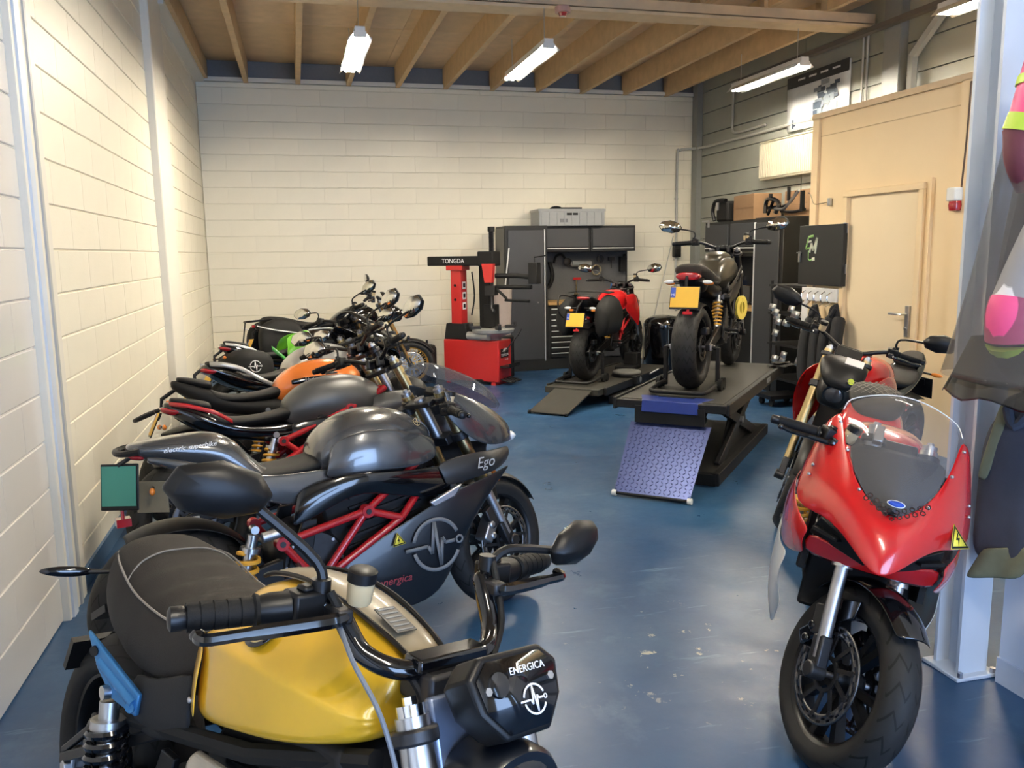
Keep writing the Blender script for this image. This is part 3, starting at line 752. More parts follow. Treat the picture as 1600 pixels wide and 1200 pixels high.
    def pegs(s, x=.38, z=.42):
        for sd in (-1, 1):
            o = s.p('foot_peg', MB().cyl((x, sd*.17, z), (x-.02, sd*.28, z), .012, n=10), dark_alu)
            s.p('peg_bracket', MB().xz([(x-.05,z-.06),(x+.06,z-.03),(x+.10,z+.16),(x+.04,z+.16)], sd*.150, sd*.168), black_metal, o, bev=.004)
            s.p('foot_lever', MB().tube([(x+.02, sd*.17, z-.03), (x+.12, sd*.19, z-.04), (x+.14, sd*.24, z-.04)], .006), dark_alu, o)
    def stand(s, x=.62):
        s.p('side_stand', MB().tube([(x, .13, .30), (x-.02, .20, .14), (x-.06, .27, .045)], .012, 10).box((x-.065, .275, .040), (.07, .05, .012)), black_metal)
    def front_fender(s, m, a0=25, a1=118, w=.066, rr=.325):
        rows = []
        for i in range(9):
            a = R(a0+(a1-a0)*i/8); row = []
            k = 1-.35*abs(i/8-.5)**2*4*.5
            for j in range(7):
                u = -1+2*j/6; r_ = rr-.030*abs(u)**2.2
                row.append((s.wb+r_*math.cos(a), u*w*k, s.rf+r_*math.sin(a)))
            rows.append(row)
        o = s.p('front_fender', MB().grid(rows), m, front=True, solid=.005, sub=1)
        for sd in (-1, 1):
            s.p('fender_stay', MB().xz([(s.wb-.14,s.rf+.20),(s.wb-.02,s.rf+.26),(s.wb-.01,s.rf+.20),(s.wb-.10,s.rf+.12)], sd*.066, sd*.078), m, o, front=True, bev=.004)
        return o
    def hugger(s, m):
        rows = []
        for i in range(8):
            a = R(20+100*i/7); rows.append([(.345*math.cos(a), u*.10, .318+(.345-.03*abs(u)**2)*math.sin(a)) for u in (-1,-.66,-.33,0,.33,.66,1)])
        return s.p('rear_hugger', MB().grid(rows), m, solid=.005, sub=1)
    def plate(s, x, z, m=plate_yellow, blue=True, tilt=25, w=.21, h=.165, y=0., light=True, back_label=None):
        rot = Matrix.Rotation(R(tilt), 3, 'Y'); c = Vector((x, y, z))
        o = s.p('license_plate', MB().box(c, (.006, w, h), rot), black_plastic, bev=.004)
        s.p('plate_face', MB().box(c+rot@Vector((-.0045, 0, .004)), (.002, w*.94, h*.90), rot), m, o)
        if blue:
            s.p('plate_band', MB().box(c+rot@Vector((-.0058, w*.39, h*.22)), (.0014, w*.155, h*.44), rot), plate_blue, o)
        if blue: text_mesh('plate_lettering', 'NL', .022, decal_white, o, frame_m(c+rot@Vector((-.0068, w*.39, h*.12)), (0,-1,0), rot@Vector((0,0,1))))
        s.p('plate_bracket', MB().tube([c+rot@Vector((.01, 0, h*.5)), c+Vector((.05, -y*.5, h*.5+.06)), c+Vector((.16, -y, h*.5+.13))], .012, 8).box(c+rot@Vector((.008, 0, h*.30)), (.01, w*.5, h*.3), rot), black_plastic, o)
        if light:
            s.p('reflector', MB().box(c+rot@Vector((-.004, -.03, -h*.5-.03)), (.01, .07, .022), rot).box(c+rot@Vector((.004, -.03, -h*.5-.01)), (.006, .02, .05), rot), tail_red, o)
        return o
    def signal(s, base, out, m=None, body=black_plastic):
        base = Vector(base); out = Vector(out); t = (out-base).normalized()
        o = s.p('turn_signal', MB().cyl(base, base+(out-base)*.5, .007, n=8), body)
        c = base+(out-base)*.75; q = (out-base)*.28
        e = MB().ell((0,0,0), (q.length*1.2, .011, .014), 14, 8, q.normalized().to_track_quat('X', 'Z').to_matrix()); e.v = [tuple(Vector(v)+c) for v in e.v]
        s.p('signal_lens', e, m or amber, o)
    def tail_light(s, st, m=None, name='tail_light'):
        return s.p(name, MB().half(st), m or tail_red, sub=2)
def panel_rows(top, bot, bulge=.02, n=5):
    rows = []
    for i in range(n):
        t = i/(n-1); row = []
        for a, b in zip(top, bot):
            p = Vector(a).lerp(Vector(b), t); p.y += bulge*math.sin(math.pi*t); row.append(p)
        rows.append(row)
    return rows
def side_panel(b, name, top, bot, m, bulge=.02, n=5, sides=(-1, 1), sub=2, solid=.006, parent=None):
    out = []
    for sd in sides:
        rows = [[(p.x, sd*p.y, p.z) for p in r_] for r_ in panel_rows(top, bot, bulge, n)]
        out.append(b.p(name, MB().grid(rows), m, parent, sub=sub, solid=solid))
    return out
H = half_sec
TANK = [H(.50,.865,.75,.085), H(.54,.91,.73,.115), H(.62,.97,.71,.145), H(.76,1.005,.71,.168), H(.90,1.0,.72,.172), H(1.0,.96,.74,.15), H(1.07,.90,.80,.09)]
SEAT = [H(.60,.875,.79,.075), H(.55,.855,.77,.10), H(.42,.822,.76,.130), H(.26,.815,.75,.138), H(.15,.84,.76,.125), H(.10,.885,.80,.10)]
PILLION = [H(.14,.905,.85,.09), H(.08,.918,.86,.10), H(-.08,.938,.885,.09), H(-.21,.948,.91,.06), H(-.24,.945,.92,.04)]
TAIL = [H(.62,.77,.64,.11), H(.45,.775,.66,.125), H(.26,.78,.69,.130), H(.12,.865,.73,.125), H(-.08,.905,.79,.105), H(-.24,.925,.855,.075), H(-.31,.93,.885,.05)]
def shorten(st, k=.5, x0=.12): return [(x if x > x0 else x0+(x-x0)*k, h) for x, h in st]
def sx(x, k=.5, x0=.12): return x if x > x0 else x0+(x-x0)*k
PILLION = shorten(PILLION); TAIL = shorten(TAIL)
LIGHT = shorten([H(-.10,.885,.845,.095), H(-.22,.895,.85,.085), H(-.32,.905,.87,.06), H(-.345,.90,.88,.035)])
def strip(b, pts, w, m, sd, parent=None, name='stripe'):
    """flat stripe along points, standing in the x-z plane just outside the tail"""
    rows = [[(sx(x), sd*y, z+w/2) for x, y, z in pts], [(sx(x), sd*(y+.004), z-w/2) for x, y, z in pts]]
    return b.p(name, MB().grid(rows), m, parent, solid=.003)
dark_lens = mat('dark_lens', (.03,.03,.035), .08, coat=.8, noise=.05)
def naked_front(b, shell_m, lens=True, fly=None, cx=1.20, cz=.86):
    dx, dz = cx-1.20, cz-.86
    o = b.p('headlight_shell', MB().half([H(1.15+dx,.95+dz,.78+dz,.07), H(1.20+dx,.975+dz,.755+dz,.105), H(1.29+dx,.965+dz,.75+dz,.11), H(1.36+dx,.92+dz,.765+dz,.09), H(1.385+dx,.88+dz,.79+dz,.06)]), shell_m, front=True, sub=2)
    if lens:
        b.p('headlight_lens', MB().lathe([(0,.052),(.012,.05),(.022,.035),(.026,0.001)], (1.368+dx,0,.845+dz), (1,0,-.12), 20), dark_lens, o, front=True)
        b.p('headlight_ring', MB().lathe([(-.004,.050),(-.004,.062),(.016,.060),(.016,.052)], (1.366+dx,0,.845+dz), (1,0,-.12), 24, closed=True), black_gloss, o, front=True)
    if fly:
        rows = []
        for i in range(5):
            t = i/4; z = .95+dz+.17*t; x = 1.30+dx-.12*t
            rows.append([(x-.06*abs(u)**2, u*(.11-.03*t), z) for u in (-1,-.6,-.2,.2,.6,1)])
        b.p('fly_screen', MB().grid(rows), fly, o, front=True, sub=2, solid=.003)
    d = b.p('dash_display', MB().box((1.12+dx, 0, 1.04+dz), (.035, .15, .085), Matrix.Rotation(R(-55), 3, 'Y')), black_plastic, front=True, bev=.008)
    b.p('display_glass', MB().box((1.106+dx, 0, 1.053+dz), (.004, .13, .07), Matrix.Rotation(R(-55), 3, 'Y')), black_gloss, d, front=True)
    return o
BAR = [(1.06,.0,1.055),(1.055,.07,1.058),(1.03,.15,1.09),(1.0,.22,1.105),(.94,.385,1.095)]
def naked_mirrors(b, dz=.0, out=.12, size=.185, bar=None):
    q = Vector((bar or BAR)[-2]); e = Vector((bar or BAR)[-1])
    for sd in (-1, 1):
        base = (q.x-.01, sd*(q.y+.02), q.z+.012)
        b.mirror(base, (q.x+.0, sd*(q.y+out+.06), q.z+.12+dz), size, sd, face=(-1, -sd*.15, .05))
def naked(b, tank_m, seat_m=seat_black, tail_m=black_gloss, side_m=black_gloss, frame_m=red_frame, shell_m=black_plastic, fork_m=gold_pale, low_m=alu, rim_m=black_metal, spring_m=spring_yellow, mirrors=True, stripe_m=None, fly=None, plate_m=plate_yellow, wheel='front', tl=True, bar=None, pillion=True):
    b.wheel(True, wheel, rim_m); b.wheel(False, 'rear', rim_m)
    b.fork(fork_m, low_m); b.swingarm(); b.shock((.34,-.10,.40), (.44,-.10,.70), spring_m)
    b.drive(); b.trellis(frame_m); b.pegs(); b.stand(); b.front_fender(black_plastic); b.hugger(black_plastic)
    hb = bar or BAR
    b.bar(hb); b.controls(hb, 1, 0)
    if mirrors: naked_mirrors(b, bar=hb)
    t = b.p('tank', MB().half(TANK), tank_m, sub=2)
    b.p('filler_cap', MB().lathe([(0,.035),(.008,.034),(.011,.028)], (.80,0,1.002), (-.05,0,1), 20), black_metal, t)
    b.p('seat', MB().half(SEAT), seat_m, sub=2)
    tl_ = b.p('tail_unit', MB().half(TAIL), tail_m, sub=2)
    if pillion: b.p('pillion_seat', MB().half(PILLION), seat_m, sub=2)
    if stripe_m:
        for sd in (-1, 1): strip(b, [(-.26,.078,.915),(-.10,.112,.898),(.08,.130,.865),(.14,.134,.85),(.22,.140,.795)], .022, stripe_m, sd, tl_)
    if tl: b.tail_light(LIGHT)
    side_panel(b, 'side_cover', [(.50,.15,.76),(.70,.175,.77),(.90,.18,.78),(1.05,.15,.83)], [(.52,.15,.60),(.68,.165,.62),(.86,.17,.66),(1.02,.14,.74)], side_m, .012)
    naked_front(b, shell_m, fly=fly)
    if plate_m: b.plate(-.20, .68, plate_m)
    for sd in (-1, 1): b.signal((-.10, sd*.05, .80), (-.11, sd*.17, .80))
    return t

# ---------------------------------------------------------------- faired sport bike
def cowl(b, m, sc=1., dx=0., dz=0., inner=None, outer=None):
    I = inner or [(1.47,0,.93),(1.43,.09,.965),(1.34,.145,1.02),(1.21,.175,1.085),(1.09,.185,1.13)]
    O = outer or [(1.55,0,.79),(1.47,.09,.85),(1.37,.19,.885),(1.20,.265,.90),(1.03,.235,1.08)]
    rows = []
    for i in range(5):
        t = i/4; r_ = []
        for a, c in zip(I, O):
            p = Vector(a).lerp(Vector(c), t); bl = math.sin(math.pi*t)*.022
            p += Vector((bl*.7, bl*.5 if p.y > .01 else 0, bl*.6)); r_.append(p+Vector((dx, 0, dz)))
        rows.append([Vector((p.x, -p.y, p.z)) for p in reversed(r_[1:])]+r_)
    return b.p('nose_fairing', MB().grid(rows), m, sub=2, solid=.007)
def bubble(b, m, dx=0., dz=0., top=1.17, tx=1.06, name='windscreen', tw=.13, hump=.04):
    E = [(1.47,0,.935),(1.43,.09,.968),(1.34,.143,1.022),(1.21,.172,1.085),(1.10,.178,1.125)]
    rows = []
    for i, (x, y, z) in enumerate(E):
        t = i/4; row = []
        cz = z+hump*math.sin(math.pi*min(t+.15, 1)*.8)+(top-1.125)*t
        for u in (-1,-.66,-.33,0,.33,.66,1):
            k = 1-u*u
            row.append((x+dx-(x-tx)*.0+.03*k*(1-t), u*max(y, .012), z+dz+(cz-z)*k))
        rows.append(row)
    rows.append([(tx+dx+.0, u*tw, top+dz+.0-.03*u*u) for u in (-1,-.66,-.33,0,.33,.66,1)])
    return b.p(name, MB().grid(rows), m, sub=2, solid=.003)
CLIP = [(1.10,.12,.965),(1.07,.16,.96),(.97,.36,.925)]
def sport_chassis(b, rim_m=black_metal, fork_m=gold_pale, low_m=alu, frame_m=red_frame, spring_m=spring_yellow, tre=None, cal=None, clip=None, top=.80):
    b.wheel(True, 'front', rim_m); b.wheel(False, 'rear', rim_m)
    b.fork(fork_m, low_m, top=top, caliper_m=cal); b.swingarm(); b.shock((.17,-.195,.28), (.26,-.195,.61), spring_m, R_=.040, r=.0095, turns=5.5)
    b.drive(); b.pegs(.42,.44); b.stand()
    if frame_m: b.trellis(frame_m, tre)
    c = clip or CLIP
    for sd in (-1, 1):
        b.p('clip_on_bar', MB().tube([(p[0], sd*p[1], p[2]) for p in c], .0115, 10).lathe([(-.02,.038),(.02,.038)], (c[0][0]-.01, sd*.108, c[0][2]-.0), b.d, 16), black_metal, front=True)
    b.controls(c, 1, 0, reach=.05)
decal_grey2 = mat('decal_mid_grey', (.36,.37,.38), .5, noise=.05)
# ---------------------------------------------------------------- grey sport bike with red trellis (second from the camera on the left)
b = Bike('grey faired sport motorcycle with red trellis frame, parked behind the yellow one', .62, 3.28, 18, 4, steer=18)
sport_chassis(b, tre=dict(a=(.72,.19,.60), b=(.36,.195,.535), c=(.50,.195,.35), d=(.46,.18,.30), e=(.87,.195,.545), h=(.98,.15,.76), h2=(1.0,.15,.66)), cal=alu, low_m=alu)
b.front_fender(black_plastic); b.hugger(black_plastic)
t = b.p('tank', MB().half([H(.55,.85,.76,.09), H(.58,.915,.75,.135), H(.68,.985,.74,.17), H(.80,1.012,.74,.19), H(.93,.995,.76,.185), H(1.03,.945,.78,.15), H(1.09,.89,.82,.10)]), grey_paint, sub=2)
side_panel(b, 'tank_side', [(.60,.135,.88),(.70,.178,.93),(.83,.193,.93),(.96,.187,.895),(1.07,.14,.85)], [(.56,.15,.745),(.70,.205,.76),(.83,.22,.76),(.96,.212,.75),(1.06,.17,.77)], grey_paint, .012, parent=None)
emblem(b.root, frame_m((.98,-.168,.935), (1,.12,-.35), (.1,.55,.9)), .018, decal_gold)
b.p('seat', MB().half([H(.62,.85,.77,.09), H(.56,.835,.76,.12), H(.42,.815,.75,.14), H(.30,.82,.76,.135), H(.23,.86,.79,.11)]), seat_black, sub=2)
tl = b.p('tail_unit', MB().half(shorten([H(.62,.77,.64,.11), H(.45,.775,.65,.13), H(.33,.83,.69,.135), H(.27,.93,.74,.13), H(.18,.985,.80,.125), H(-.02,.985,.86,.10), H(-.28,.975,.91,.07), H(-.36,.965,.93,.045)], .6, .2)), grey_paint, sub=2)
side_panel(b, 'tail_side', [(.62,.13,.79),(.45,.15,.79),(.30,.15,.80),(.16,.145,.86),(.04,.12,.90),(-.08,.08,.925)], [(.60,.14,.64),(.45,.155,.66),(.30,.155,.70),(.16,.15,.79),(.04,.115,.855),(-.08,.07,.90)], grey_paint, .012)
text_mesh('tail_lettering', 'electric superbike', .026, decal_white, tl, frame_m((.07,-.128,.945), (1,-.12,.04), (0,.25,1)), shear=.3)
b.tail_light([H(-.07,.925,.90,.075), H(-.12,.935,.91,.055), H(-.14,.935,.915,.03)])
pl = thing; TP = MB()
rz_ = Matrix.Rotation(R(50),3,'Z') @ Matrix.Rotation(R(8),3,'Y')
po_ = b.p('license_plate', MB().box((-.17,-.05,.82), (.008,.15,.17), rz_), black_plastic, bev=.004)
b.p('plate_face', MB().box(Vector((-.17,-.05,.82))+rz_@Vector((-.006,0,.004)), (.003,.135,.145), rz_), plate_green, po_, label='green trade plate')
b.p('plate_hanger', MB().tube([(-.17,-.05,.90),(-.10,-.02,.93)], .008), dark_alu, po_)
b.p('plate_weight', MB().cyl((-.17,-.05,.735),(-.17,-.05,.70),.006).box((-.17,-.05,.69),(.05,.05,.03)), tail_red, po_)
b.p('second_plate', MB().box((-.06,-.02,.76), (.006,.13,.12), Matrix.Rotation(R(50),3,'Z')), plate_back, bev=.003)
b.p('rear_carrier', MB().tube(catmull([(.02,.10,.95),(-.10,.09,.945),(-.16,.05,.94),(-.16,-.05,.94),(-.10,-.09,.945)], 4), .012), black_plastic)
b.signal((-.06, -.05, .80), (-.07, -.10, .79), amber)
side_panel(b, 'side_cover', [(.44,.16,.72),(.58,.20,.765),(.74,.225,.765),(.92,.22,.74),(1.12,.18,.74)], [(.40,.18,.575),(.54,.20,.63),(.70,.21,.70),(.90,.205,.62),(1.12,.185,.60)], black_gloss, .012)
# fairing
cw = cowl(b, grey_paint, dz=-.02, inner=[(1.46,0,.90),(1.43,.08,.93),(1.34,.14,.985),(1.21,.165,1.05),(1.10,.17,1.09)], outer=[(1.55,0,.80),(1.50,.09,.80),(1.40,.165,.80),(1.26,.195,.81),(1.10,.175,.97)])
b.p('headlight', MB().half([H(1.47,.84,.76,.10), H(1.53,.82,.77,.08), H(1.55,.80,.78,.05)]), clear_lens, cw, sub=1)
bubble(b, screen_tint, dz=-.02, top=1.17, hump=.06)
b.p('instrument', MB().box((1.19,0,1.02), (.04,.16,.09), Matrix.Rotation(R(-60),3,'Y')).cyl((1.2,0,.98),(1.30,0,.93),.014), black_plastic, bev=.01)
side_panel(b, 'script_panel', [(1.04,.19,.745),(1.18,.20,.775),(1.34,.18,.765),(1.48,.08,.76)], [(1.08,.20,.64),(1.22,.215,.66),(1.36,.195,.675),(1.47,.09,.70)], mat('script_panel_dark', (.022,.022,.023), .4, .2, noise=.08), .015)
text_mesh('script', 'Ego', .065, decal_grey2, b.root, frame_m((1.27,-.225,.725), (1,.1,.02), (0,.22,1)), shear=.4)
side_panel(b, 'side_fairing', [(.60,.185,.40),(.78,.21,.49),(.96,.225,.57),(1.14,.23,.64),(1.32,.21,.665),(1.46,.14,.69)], [(.56,.15,.24),(.72,.19,.155),(.92,.20,.15),(1.05,.205,.20),(1.12,.215,.38),(1.22,.20,.54)], dark_blue_black, .02, n=6)
for sd in (-1, 1): b.p('fairing_bracket', MB().xz([(.98,.60),(1.14,.655),(1.10,.605),(1.0,.575)], sd*.228, sd*.25), alu, bev=.006)
b.p('belly_pan', MB().half([H(.62,.30,.20,.14), H(.80,.26,.155,.17), H(1.0,.26,.155,.16), H(1.10,.34,.20,.12)]), dark_blue_black, sub=1)
emblem(b.root, frame_m((1.0,-.2475,.415), (1,.0,.03), (0,.05,1)), .115, decal_grey)
warning_sign(b.root, frame_m((.83,-.2395,.465), (1,.0,.1), (0,.08,1)), .055)
text_mesh('fairing_lettering', 'energica', .045, decal_red, b.root, frame_m((.80,-.243,.30), (1,-.06,.02), (0,-.02,1)), shear=.3)
for sd in (-1, 1): b.p('amber_reflector', MB().box((1.35, sd*.14, .62), (.02,.01,.07), Matrix.Rotation(R(-24),3,'Y')), amber, front=True)

# ---------------------------------------------------------------- grey naked bike (third)
b = Bike('naked motorcycle with dark grey tank and red frame, third in the left row', .55, 4.42, 14, 10, steer=24)
naked(b, grey_matte_paint, stripe_m=red_frame, shell_m=black_plastic, plate_m=None)
for sd in (-1, 1): b.p('frame_tube', MB().cyl((1.07, sd*.10, .90), (.40, sd*.185, .52), .019, n=10), red_frame)
side_panel(b, 'radiator_cover', [(.98,.15,.86),(1.08,.18,.88),(1.20,.19,.87)], [(.94,.16,.74),(1.06,.19,.73),(1.20,.19,.78)], grey_matte_paint, .02)
b.p('tail_rack', MB().tube(catmull([(-.0,.08,.91),(-.14,.08,.88),(-.22,.04,.85),(-.22,-.04,.85),(-.14,-.08,.88)],4), .011), black_plastic)

# ---------------------------------------------------------------- orange naked bike (fourth)
b = Bike('naked motorcycle with glossy orange tank and black seat, fourth in the left row', .48, 5.20, 13, 9, steer=28)
naked(b, orange_paint, tail_m=black_matte, frame_m=black_metal, fork_m=black_metal, side_m=black_matte, plate_m=plate_yellow, tl=False, pillion=True)
for sd in (-1, 1):
    band = side_panel(b, 'tank_band', [(.58,.156,.875),(.75,.180,.89),(.94,.178,.885)], [(.58,.158,.84),(.75,.182,.85),(.94,.180,.845)], black_gloss, .004, sides=(sd,))
    if sd == -1: text_mesh('tank_lettering', 'Harley-Davidson', .030, decal_white, band[0], frame_m((.77,-.191,.868), (1,0,0), (0,.06,1)))

# ---------------------------------------------------------------- white-striped sport bike (fifth)
b = Bike('black sport motorcycle with silver tank, white tail stripe and smoked windscreen in left row', .61, 5.97, 28, 9, steer=18)
sport_chassis(b, frame_m=black_metal); b.front_fender(black_plastic); b.hugger(black_plastic)
b.p('tank', MB().half(TANK), silver_paint, sub=2); b.p('seat', MB().half(SEAT), seat_black, sub=2)
tl = b.p('tail_unit', MB().half(TAIL), black_gloss, sub=2); b.p('pillion_seat', MB().half(PILLION), seat_black, sub=2)
for sd in (-1, 1): strip(b, [(-.26,.080,.925),(-.10,.114,.910),(.08,.132,.880),(.14,.136,.86),(.24,.142,.79),(.34,.15,.73)], .034, silver_paint, sd, tl)
b.tail_light(LIGHT)
b.plate(-.20, .72, plate_yellow)
cowl(b, black_gloss); bubble(b, screen_smoke, top=1.22); side_panel(b, 'side_fairing', [(.80,.18,.60),(1.05,.22,.78),(1.30,.21,.84),(1.45,.13,.85)], [(.66,.15,.30),(.90,.20,.18),(1.08,.21,.30),(1.22,.20,.62)], black_gloss, .02)
for sd in (-1, 1): b.mirror((1.20, sd*.16, 1.02), (1.16, sd*.30, 1.10), .17, sd, face=(-1,-sd*.1,.1))

# ---------------------------------------------------------------- green bike (sixth)
b = Bike('motorcycle with bright green tank and black pannier bearing a white emblem', .60, 7.40, 22, 9, steer=22)
naked(b, black_gloss, frame_m=black_metal, stripe_m=white_paint, plate_m=plate_yellow, fork_m=gold_fork)
side_panel(b, 'green_panel', [(.46,.08,.93),(.55,.12,.97),(.66,.14,.99)], [(.42,.15,.76),(.52,.175,.78),(.66,.185,.80)], green_paint, .03)
b.p('tank_stripe', MB().tube(catmull([(.66,-.13,.985),(.85,-.15,.985),(1.0,-.13,.95)],4), .005), decal_white)
b.p('pannier', MB().half([(-.12, [(.0,.86),(.20,.85),(.24,.78),(.24,.58),(.20,.52),(0,.52)]), (.10, [(.0,.88),(.22,.87),(.27,.80),(.27,.54),(.22,.48),(0,.48)]), (.34, [(.0,.82),(.20,.80),(.24,.74),(.24,.56),(.20,.52),(0,.52)])]), black_matte, sub=1, label='black soft pannier')
emblem(b.root, frame_m((.10,-.272,.70), (1,0,0), (0,0,1)), .05, decal_white)
for sd in (-1, 1): strip(b, [(.26,.262,.84),(.34,.25,.77),(.46,.22,.66)], .04, green_dark, sd)

# ---------------------------------------------------------------- black bike with gold wire wheel (seventh)
b = Bike('black touring motorcycle with gold wire-spoked front wheel and gold fork by the back wall', 1.05, 9.82, 18, 6, steer=-22, wb=1.47)
b.wheel(True, 'front_wire', gold_rim, disc_m=steel, carrier_m=steel); b.wheel(False, 'rear_wire', gold_rim)
b.fork(gold_fork, gold_fork, top=.86, caliper_m=alu); b.swingarm(); b.shock((.34,-.10,.40), (.44,-.10,.70), spring_yellow); b.drive(); b.trellis(black_metal); b.pegs(); b.stand()
b.front_fender(black_plastic); b.hugger(black_plastic)
HB7 = [(1.04,0,1.12),(1.04,.07,1.12),(1.02,.16,1.16),(.99,.24,1.17),(.93,.40,1.15)]
b.bar(HB7); b.controls(HB7, 1, 0); naked_mirrors(b, .02, bar=HB7)
b.p('tank', MB().half([H(.46,.88,.76,.10), H(.54,.96,.75,.15), H(.70,1.05,.74,.18), H(.88,1.07,.74,.185), H(1.0,1.02,.78,.15), H(1.06,.95,.82,.10)]), black_gloss, sub=2)
b.p('seat', MB().half([H(.52,.91,.80,.10), H(.36,.88,.79,.14), H(.16,.885,.79,.15), H(-.02,.95,.82,.14), H(-.22,.985,.85,.13), H(-.34,.97,.87,.11)]), seat_black, sub=2)
b.p('tail_unit', MB().half([H(.40,.80,.66,.13), H(.0,.85,.70,.13), H(-.30,.90,.78,.10), H(-.40,.91,.82,.07)]), black_plastic, sub=2)
for sd in (-1, 1):
    b.p('pannier', MB().rings([[(x, sd*y, z) for y, z in ((.14,zt),(.28,zt-.02),(.34,zt-.12),(.32,.50),(.18,.46))] for x, zt in ((-.44,.82),(-.38,.92),(-.2,.98),(-.02,.95),(.06,.86))]), black_matte, sub=2)
    b.p('pannier_piping', MB().tube(catmull([(-.46,sd*.31,.87),(-.3,sd*.345,.82),(-.1,sd*.345,.78),(.02,sd*.33,.76)],4), .006), decal_white)
b.p('grab_rail', MB().tube(catmull([(-.20,.11,.94),(-.46,.10,.93),(-.50,0,.93),(-.46,-.10,.93),(-.20,-.11,.94)],4), .010).tube([(-.5,0,.93),(-.56,0,.60)], .008), black_metal)
b.tail_light([H(-.40,.90,.85,.06), H(-.44,.89,.86,.04)]); b.plate(-.48, .66, plate_yellow)
naked_front(b, black_gloss, fly=screen_smoke, cz=.94, cx=1.20)
# ---------------------------------------------------------------- red and white faired bike in the right foreground
b = Bike('red and white faired sport motorcycle with clear windscreen in the right foreground', 3.50, 3.37, -125, 12, steer=30)
sport_chassis(b, frame_m=None, fork_m=steel, low_m=alu, cal=black_gloss)
b.front_fender(black_gloss, 56, 150, .075, .335)
b.p('frame_spar', MB().half([H(.50,.80,.60,.15), H(.90,.84,.55,.16), H(1.10,.86,.70,.08)]), black_matte)
b.p('tank', MB().half([H(.42,.84,.76,.08), H(.50,.93,.75,.13), H(.64,1.0,.74,.17), H(.80,1.02,.74,.18), H(.93,.98,.76,.16), H(1.02,.92,.80,.10)]), red_paint, sub=2)
b.p('seat', MB().half([H(.46,.855,.79,.09), H(.32,.83,.76,.13), H(.18,.835,.76,.13), H(.10,.86,.79,.11)]), seat_black, sub=2)
tl = b.p('tail_unit', MB().half([H(.45,.79,.66,.12), H(.26,.81,.68,.145), H(.12,.93,.72,.155), H(-.02,.985,.78,.14), H(-.20,.985,.85,.10), H(-.34,.97,.90,.05)]), red_paint, sub=2)
sh = b.p('pillion_pad', MB().half([H(.14,.97,.90,.09), H(.06,1.025,.92,.135), H(-.08,1.045,.95,.13), H(-.22,1.02,.95,.09), H(-.28,.99,.955,.05)]), seat_black, sub=2)
qt = MB()
for k in range(-3, 4):
    for d_ in (-1, 1):
        qt.tube([( .10, k*.03-d_*.05, 1.025-abs(k*.03-d_*.05)*.2), (.02, k*.03, 1.046-abs(k*.03)*.25), (-.08, k*.03+d_*.05, 1.052-abs(k*.03+d_*.05)*.25)], .0012, 4)
b.p('quilt_stitching', qt, stitch, sh)
b.tail_light([H(-.30,.93,.89,.06), H(-.37,.93,.90,.035)]); b.hugger(black_plastic)
IN = [(1.45,0,.86),(1.41,.075,.89),(1.33,.125,.94),(1.21,.165,1.01),(1.09,.185,1.085)]
OU = [(1.60,0,.69),(1.49,.085,.755),(1.38,.175,.80),(1.20,.30,.735),(1.04,.235,.99)]
cw = cowl(b, red_paint, inner=IN, outer=OU)
# black base of the screen, honeycomb and oval badge
rows = []
for (x, y, z), (x2, y2, z2) in zip(IN[:4], IN[:4]):
    rows.append([(x+.012*(1-u*u)-.0, u*max(y, .012), z+.012*(1-u*u)) for u in (-1,-.6,-.2,.2,.6,1)])
b.p('screen_base', MB().grid(rows), black_matte, cw, sub=1, solid=.004)
ws = []
for i, (x, y, z) in enumerate(IN):
    t = i/4; ws.append([(x+.035*(1-u*u), u*max(y, .012), z+(.03+.045*t)*(1-u*u)) for u in (-1,-.66,-.33,0,.33,.66,1)])
ws.append([(1.03, u*.165, 1.165-.05*u*u) for u in (-1,-.66,-.33,0,.33,.66,1)])
wsc = b.p('windscreen', MB().grid(ws), screen_clear, sub=2, solid=.003)
b.p('screen_edge', MB().tube(catmull(list(reversed([(x, -y, z+.004) for x, y, z in IN[1:]]))[:0]+[(1.09,-.187,1.087),(1.03,-.167,1.118),(1.03,-.085,1.154),(1.03,0,1.167),(1.03,.085,1.154),(1.03,.167,1.118),(1.09,.187,1.087)],4), .0022, 6), clear_lens, wsc)
bd = MB(); mm = frame_m((1.475,0,.905), (0,1,0), (-.6,0,.8))
n = 20
bd.add([mm @ Vector((.026*math.cos(2*math.pi*i/n), .011*math.sin(2*math.pi*i/n), .022)) for i in range(n)], [tuple(range(n))])
ob = b.p('oval_badge', bd, decal_white, cw, solid=.001)
mm2 = frame_m((1.475,0,.905), (0,1,0), (-.6,0,.8)); bd2 = MB().add([mm2 @ Vector((.023*math.cos(2*math.pi*i/n), .009*math.sin(2*math.pi*i/n), .0232)) for i in range(n)], [tuple(range(n))])
b.p('badge_face', bd2, plate_blue, ob, solid=.001)
hx = MB()
for k in range(9):
    for r_ in range(2):
        y = (k-4)*.020+(r_ % 2)*.010; c = Vector((1.487-abs(y)*.30-r_*.008, y, .87+abs(y)*.42+r_*.015))
        hx.lathe([(0,.0055),(.002,.0055),(.002,.0085),(0,.0085)], c, (.8,0,.6), 6, closed=True)
b.p('honeycomb_grille', hx, black_gloss, cw)
for sd in (-1, 1):
    for q in ((1.40,.10,.90),(1.28,.155,.985),(1.15,.19,1.045),(1.20,.24,.89),(1.22,.245,.86)):
        b.p('fairing_screw', MB().ell((q[0]+.014, sd*q[1], q[2]+.012), (.006,.006,.006), 8, 6), alu, cw)
warning_sign(b.root, frame_m((1.345,.212,.825), (-.72,.69,-.02), (-.42,-.40,.82)), .08)
